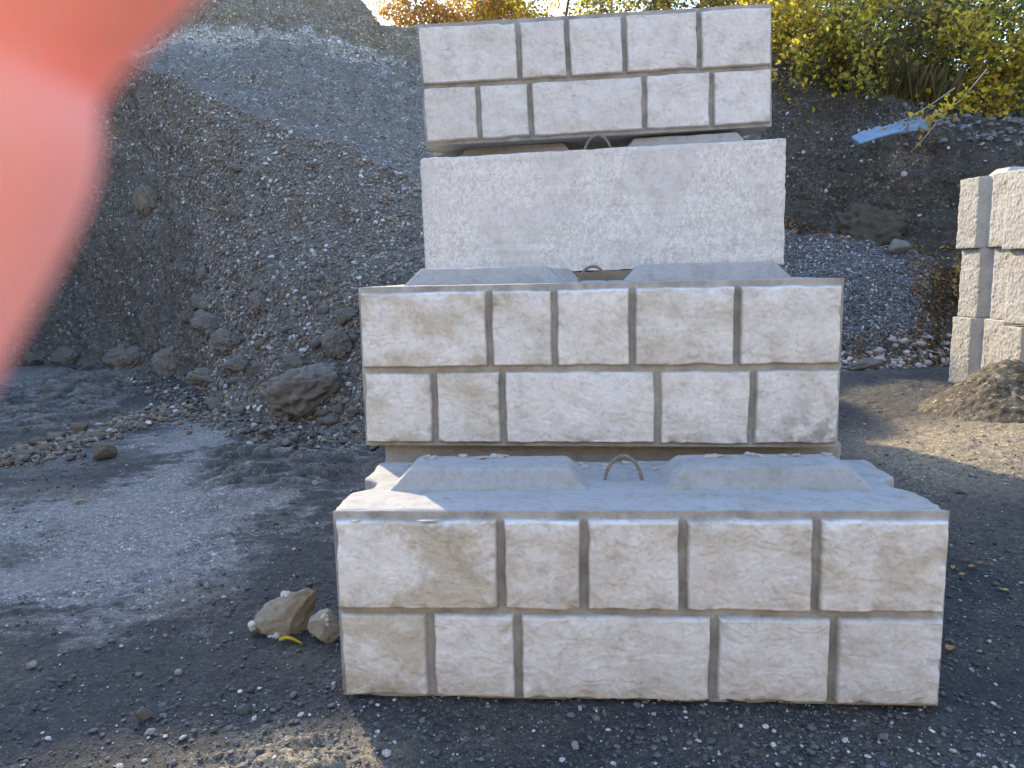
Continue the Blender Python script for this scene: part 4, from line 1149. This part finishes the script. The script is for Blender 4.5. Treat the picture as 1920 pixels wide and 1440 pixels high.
# dry grass at the bank top
gb = []
idx = np.where((HT > 6.75) & (HT < 7.25) & (hx > 1560) & (hx < 1790))[0]
for i in RNG.choice(idx, 900):
    p = HP[i]; a = random.uniform(0, 6.28); L = random.uniform(.25, .6); tx, ty = math.cos(a) * L * .3, math.sin(a) * L * .3 - .1
    s = 0.006
    gb.append(np.array([[p[0] - s, p[1], p[2]], [p[0] + s, p[1], p[2]], [p[0] + tx * .4 + s * .6, p[1] + ty * .4, p[2] + L * .6], [p[0] + tx, p[1] + ty, p[2] + L]]))
V = np.concatenate(gb); F = (np.arange(len(gb)) * 4)[:, None] + np.array([[0, 1, 2, 3]])
o = mesh_np('grass', V, F, M_LEAF, smooth=False, col=np.repeat(leaf_cols(len(gb), [(0.20, 0.17, 0.07), (0.14, 0.13, 0.05), (0.26, 0.2, 0.1)], 5), 4, 0))
tag(o, 'tall dry grass at the top of the right bank', 'grass', kind='stuff')
# leaf litter on the right
def litter(poly_mask, n, seed, name, lab, ls=0.042):
    idx = np.where(poly_mask & vis)[0]; i = np.random.default_rng(seed).choice(idx, n)
    P = HP[i] + HNF[i] * 0.015 + RNG.normal(0, .02, (n, 3))
    V, F, C = leaf_cloud(P, ls, leaf_cols(n, DRY + DRY + [(0.45, 0.30, 0.07)], seed), seed, up=HNF[i])
    o = mesh_np(name, V, F, M_LITTER, smooth=False, col=C); tag(o, lab, 'leaf litter', kind='stuff')
band_l = np.abs(hx - (1775 - (hy - 470) * 0.22)) < 30
litter(((hy > 470) & (hy < 700) & (hx > 1690) & (hx < 1800) & band_l & (HT < 4.2)) | ((hx > 1700) & (hx < 1800) & (hy > 455) & (hy < 560)), 1500, 61, 'leaf_litter', 'brown and yellow fallen leaves along the foot of the right bank')
litter((hx > 1585) & (hx < 1790) & (hy > 630) & (hy < 696) & (HT < 2.2), 700, 62, 'leaf_litter', 'brown fallen leaves among pale stones below the gravel heap')
litter(((hx > 1455) & (hx < 1530) & (hy > 415) & (hy < 436)) | ((hx > 1530) & (hx < 1580) & (hy > 432) & (hy < 446)), 260, 63, 'leaf_litter', 'yellow leaves gathered on top of the gravel heap', .05)

# single fallen leaves
def leaf(px, py, wpx, col, lab, rz, elong=2.0, onhill=False):
    if onhill: q = hill_at(px, py)
    else:
        q, _ = on_ground(px, py); z_, *_ = ground_z(np.array([q[0]]), np.array([q[1]])); q = np.array([q[0], q[1], z_[0]])
    L = wpx * np.linalg.norm(q - CAMP) / FPX; W = L / elong
    nu, nv = 15, 7
    u, v = np.meshgrid(np.linspace(0, 1, nu), np.linspace(-1, 1, nv))
    wd = np.sin(np.pi * u ** 0.8) ** 0.8 * W / 2
    X = (u - .5) * L; Y = v * wd; Z = 0.10 * L * np.abs(v) * np.sin(np.pi * u) + 0.06 * L * np.sin(u * 5 + v)
    V = np.stack([X, Y, Z], -1).reshape(-1, 3); F = grid_faces(nu, nv)
    t = empty('fallen_leaf', (q[0], q[1], q[2] + 0.012), rz); tag(t, lab, 'leaf')
    C = np.array(col)[None] * (1 + 0.25 * noise(V * 60 / max(L, .01) * .1, 5))[:, None] * np.where(np.abs(v.ravel()) < .1, 0.75, 1)[:, None]
    mesh_np('blade', V, F, M_LITTER, t, col=C)
    s, f = tube(np.array([[-L * .5, 0, 0], [-L * .62, .004, .004], [-L * .75, .0, .006]]), [0.0012, .001, .001], 5)
    mesh_np('stalk', s, f, M_BARK, t)
leaf(545, 1210, 44, (0.62, 0.44, 0.02), 'bright yellow leaf under the larger broken lump', -0.25, 3.2)
leaf(590, 786, 18, (0.60, 0.46, 0.10), 'yellow leaf right of the clod below the largest boulder', 0.3, 1.4, True)
leaf(153, 946, 24, (0.40, 0.29, 0.13), 'tan leaf on the grey dust at left', 0.2, 2.2)
leaf(206, 925, 22, (0.45, 0.42, 0.36), 'pale curled leaf on the dust right of the tan leaf', 0.0, 3)
leaf(1782, 1221, 22, (0.42, 0.26, 0.10), 'orange brown leaf by the right end of the lowest block', 0.6, 1.6)
for (px, py, w, c, lab) in ((1786, 1068, 14, (0.50, 0.30, 0.05), 'orange leaf touching the lowest block on its right side'), (1812, 1058, 16, (0.22, 0.08, 0.05), 'dark red leaf right of the lowest block'), (1842, 1062, 16, (0.34, 0.20, 0.08), 'brown leaf, upper one of the scatter at right'), (1858, 1063, 12, (0.28, 0.18, 0.08), 'dull brown leaf furthest right of the scatter'), (1822, 1070, 13, (0.42, 0.27, 0.08), 'tan leaf in the middle of the scatter at right'), (1804, 1086, 12, (0.45, 0.3, 0.1), 'small tan leaf low in the scatter at right'), (1883, 1115, 13, (0.40, 0.42, 0.08), 'green yellow leaf lowest at the right side'), (1802, 926, 26, (0.22, 0.17, 0.13), 'large curled grey brown leaf on the dark ground at right'), (1778, 940, 8, (0.45, 0.32, 0.12), 'tiny orange leaf beside the large curled leaf')):
    leaf(px, py, w, c, lab, random.uniform(0, 6), 1.9)
leaf(1522, 491, 10, (0.60, 0.50, 0.08), 'yellow leaf on the gravel heap behind the third block', 0.4, 1.3, True)
leaf(1772, 466, 20, (0.55, 0.40, 0.05), 'yellow leaf on the dark bank beside the right stack', 0.1, 2.4, True)

# ------------------------------------------------------------------ bent corrugated sheet in the bank
P0, P1 = at(1608, 272, 11.3), at(1740, 240, 11.5)
ax = P1 - P0; Lm = np.linalg.norm(ax); ax /= Lm
dep = np.array([-ax[1], ax[0], 0]); dep /= np.linalg.norm(dep); upv = np.cross(ax, dep)
nu, nv = 60, 40
u, v = np.meshgrid(np.linspace(0, 1, nu), np.linspace(0, 1, nv))
wv = 0.42 * np.where(u < .55, 1 - 0.12 * (np.floor(u * 9) % 2), np.maximum(0.25, 1 - (u - .55) * 5)) * (1 + 0.06 * np.sin(u * 40) * (u > .6)) 
V = P0 + (u * Lm)[..., None] * ax + ((v - .25) * wv)[..., None] * dep + (0.025 * np.sin(v * wv / .55 * 5 * 2 * math.pi) + 0.035 * np.sin(u * 3.1) - 0.02 * u + 0.16 * v)[..., None] * upv
Vt = V.reshape(-1, 3); Vb = Vt - upv * 0.006
F = grid_faces(nu, nv); i = np.arange(nu * nv).reshape(nv, nu); ring = np.concatenate([i[0, :-1], i[:-1, -1], i[-1, :0:-1], i[:0:-1, 0]]); rn = np.roll(ring, -1)
ms = mesh_np('metal_sheet', np.concatenate([Vt, Vb]), np.concatenate([F, F[:, ::-1] + nu * nv, np.stack([ring, rn, rn + nu * nv, ring + nu * nv], 1)]), M_METAL, smooth=True)
tag(ms, 'bent blue grey corrugated metal scrap sticking out of the right bank', 'metal sheet')

# ------------------------------------------------------------------ the finger against the lens
def skin_mat():
    m, nt, b = newmat('skin')
    n = texnoise(nt, 38, 5, 0.6, coords(nt))
    r = ramp(nt, n.outputs[0], [(0.3, (0.90, 0.43, 0.36)), (0.7, (0.97, 0.52, 0.44))])
    nt.links.new(r.outputs[0], b.inputs['Base Color'])
    b.inputs['Roughness'].default_value = 0.5
    b.inputs['Subsurface Weight'].default_value = 1.0
    b.inputs['Subsurface Radius'].default_value = (1.0, 0.28, 0.20)
    b.inputs['Subsurface Scale'].default_value = 0.013
    return m
M_SKIN = skin_mat()
def camp(px, py, z): return CAMP + FWD * z + RIGHT * (px - 960) / FPX * z + UP * (720 - py) / FPX * z
def cs(x, y, z): return CAMP + RIGHT * x + UP * y + FWD * z
Zf = 0.050
idx_pts = [(cs(0.010, 0.066, 0.030), .0115), (camp(395, -480, .047), .0094), (camp(-58, 60, Zf), .0087), (camp(-71, 165, Zf), .0086), (camp(-62, 285, Zf), .0088), (camp(-235, 560, Zf - .001), .0086), (camp(-380, 900, Zf - .003), .0078), (camp(-440, 1050, Zf - .004), .0055)]
hand_v, hand_e, hand_r = [], [], []
def chain(pts, root=None):
    prev = root
    for p, r in pts:
        hand_v.append(tuple(p)); hand_r.append(r); k = len(hand_v) - 1
        if prev is not None: hand_e.append((prev, k))
        prev = k
    return prev
wrist = chain([(cs(0.050, 0.150, -0.045), .026)])
palm = chain([(cs(0.040, 0.120, -0.015), .024)], wrist)
fore = chain([(cs(0.060, 0.185, -0.085), .027), (cs(0.075, 0.235, -0.14), .031)], wrist)
chain([(cs(0.025, 0.094, 0.010), .017)] + idx_pts, palm)
for (mx, ln) in ((0.030, 1.0), (0.050, 0.93), (0.068, 0.76)):
    chain([(cs(mx, 0.098, 0.016), .0150), (cs(mx + .004, 0.086, 0.034), .0100), (cs(mx + .006, 0.071, 0.034 - .004), .0090), (cs(mx + .007, 0.071 - .006 * ln, 0.012), .0080), (cs(mx + .007, 0.071, -0.006 * ln), .0070)], palm)
chain([(cs(0.012, 0.118, -0.020), .0150), (cs(-0.010, 0.100, -0.026), .0115), (cs(-0.026, 0.084, -0.024), .0100), (cs(-0.036, 0.070, -0.018), .0078)], palm)
me = bpy.data.meshes.new('hand'); me.from_pydata(hand_v, hand_e, []); me.update()
ho = bpy.data.objects.new('hand', me); COL.objects.link(ho)
sk = ho.modifiers.new('skin', 'SKIN'); sk.use_smooth_shade = True
for k, r in enumerate(hand_r): me.skin_vertices[0].data[k].radius = (r, r)
me.skin_vertices[0].data[wrist].use_root = True
ss = ho.modifiers.new('sub', 'SUBSURF'); ss.levels = ss.render_levels = 2
dg = bpy.context.evaluated_depsgraph_get()
me2 = bpy.data.meshes.new_from_object(ho.evaluated_get(dg)); ho.modifiers.clear(); ho.data = me2
me2.materials.clear(); me2.materials.append(M_SKIN)
for p in me2.polygons: p.use_smooth = True
tag(ho, 'blurred pink finger of a hand held against the lens at the upper left', 'hand')
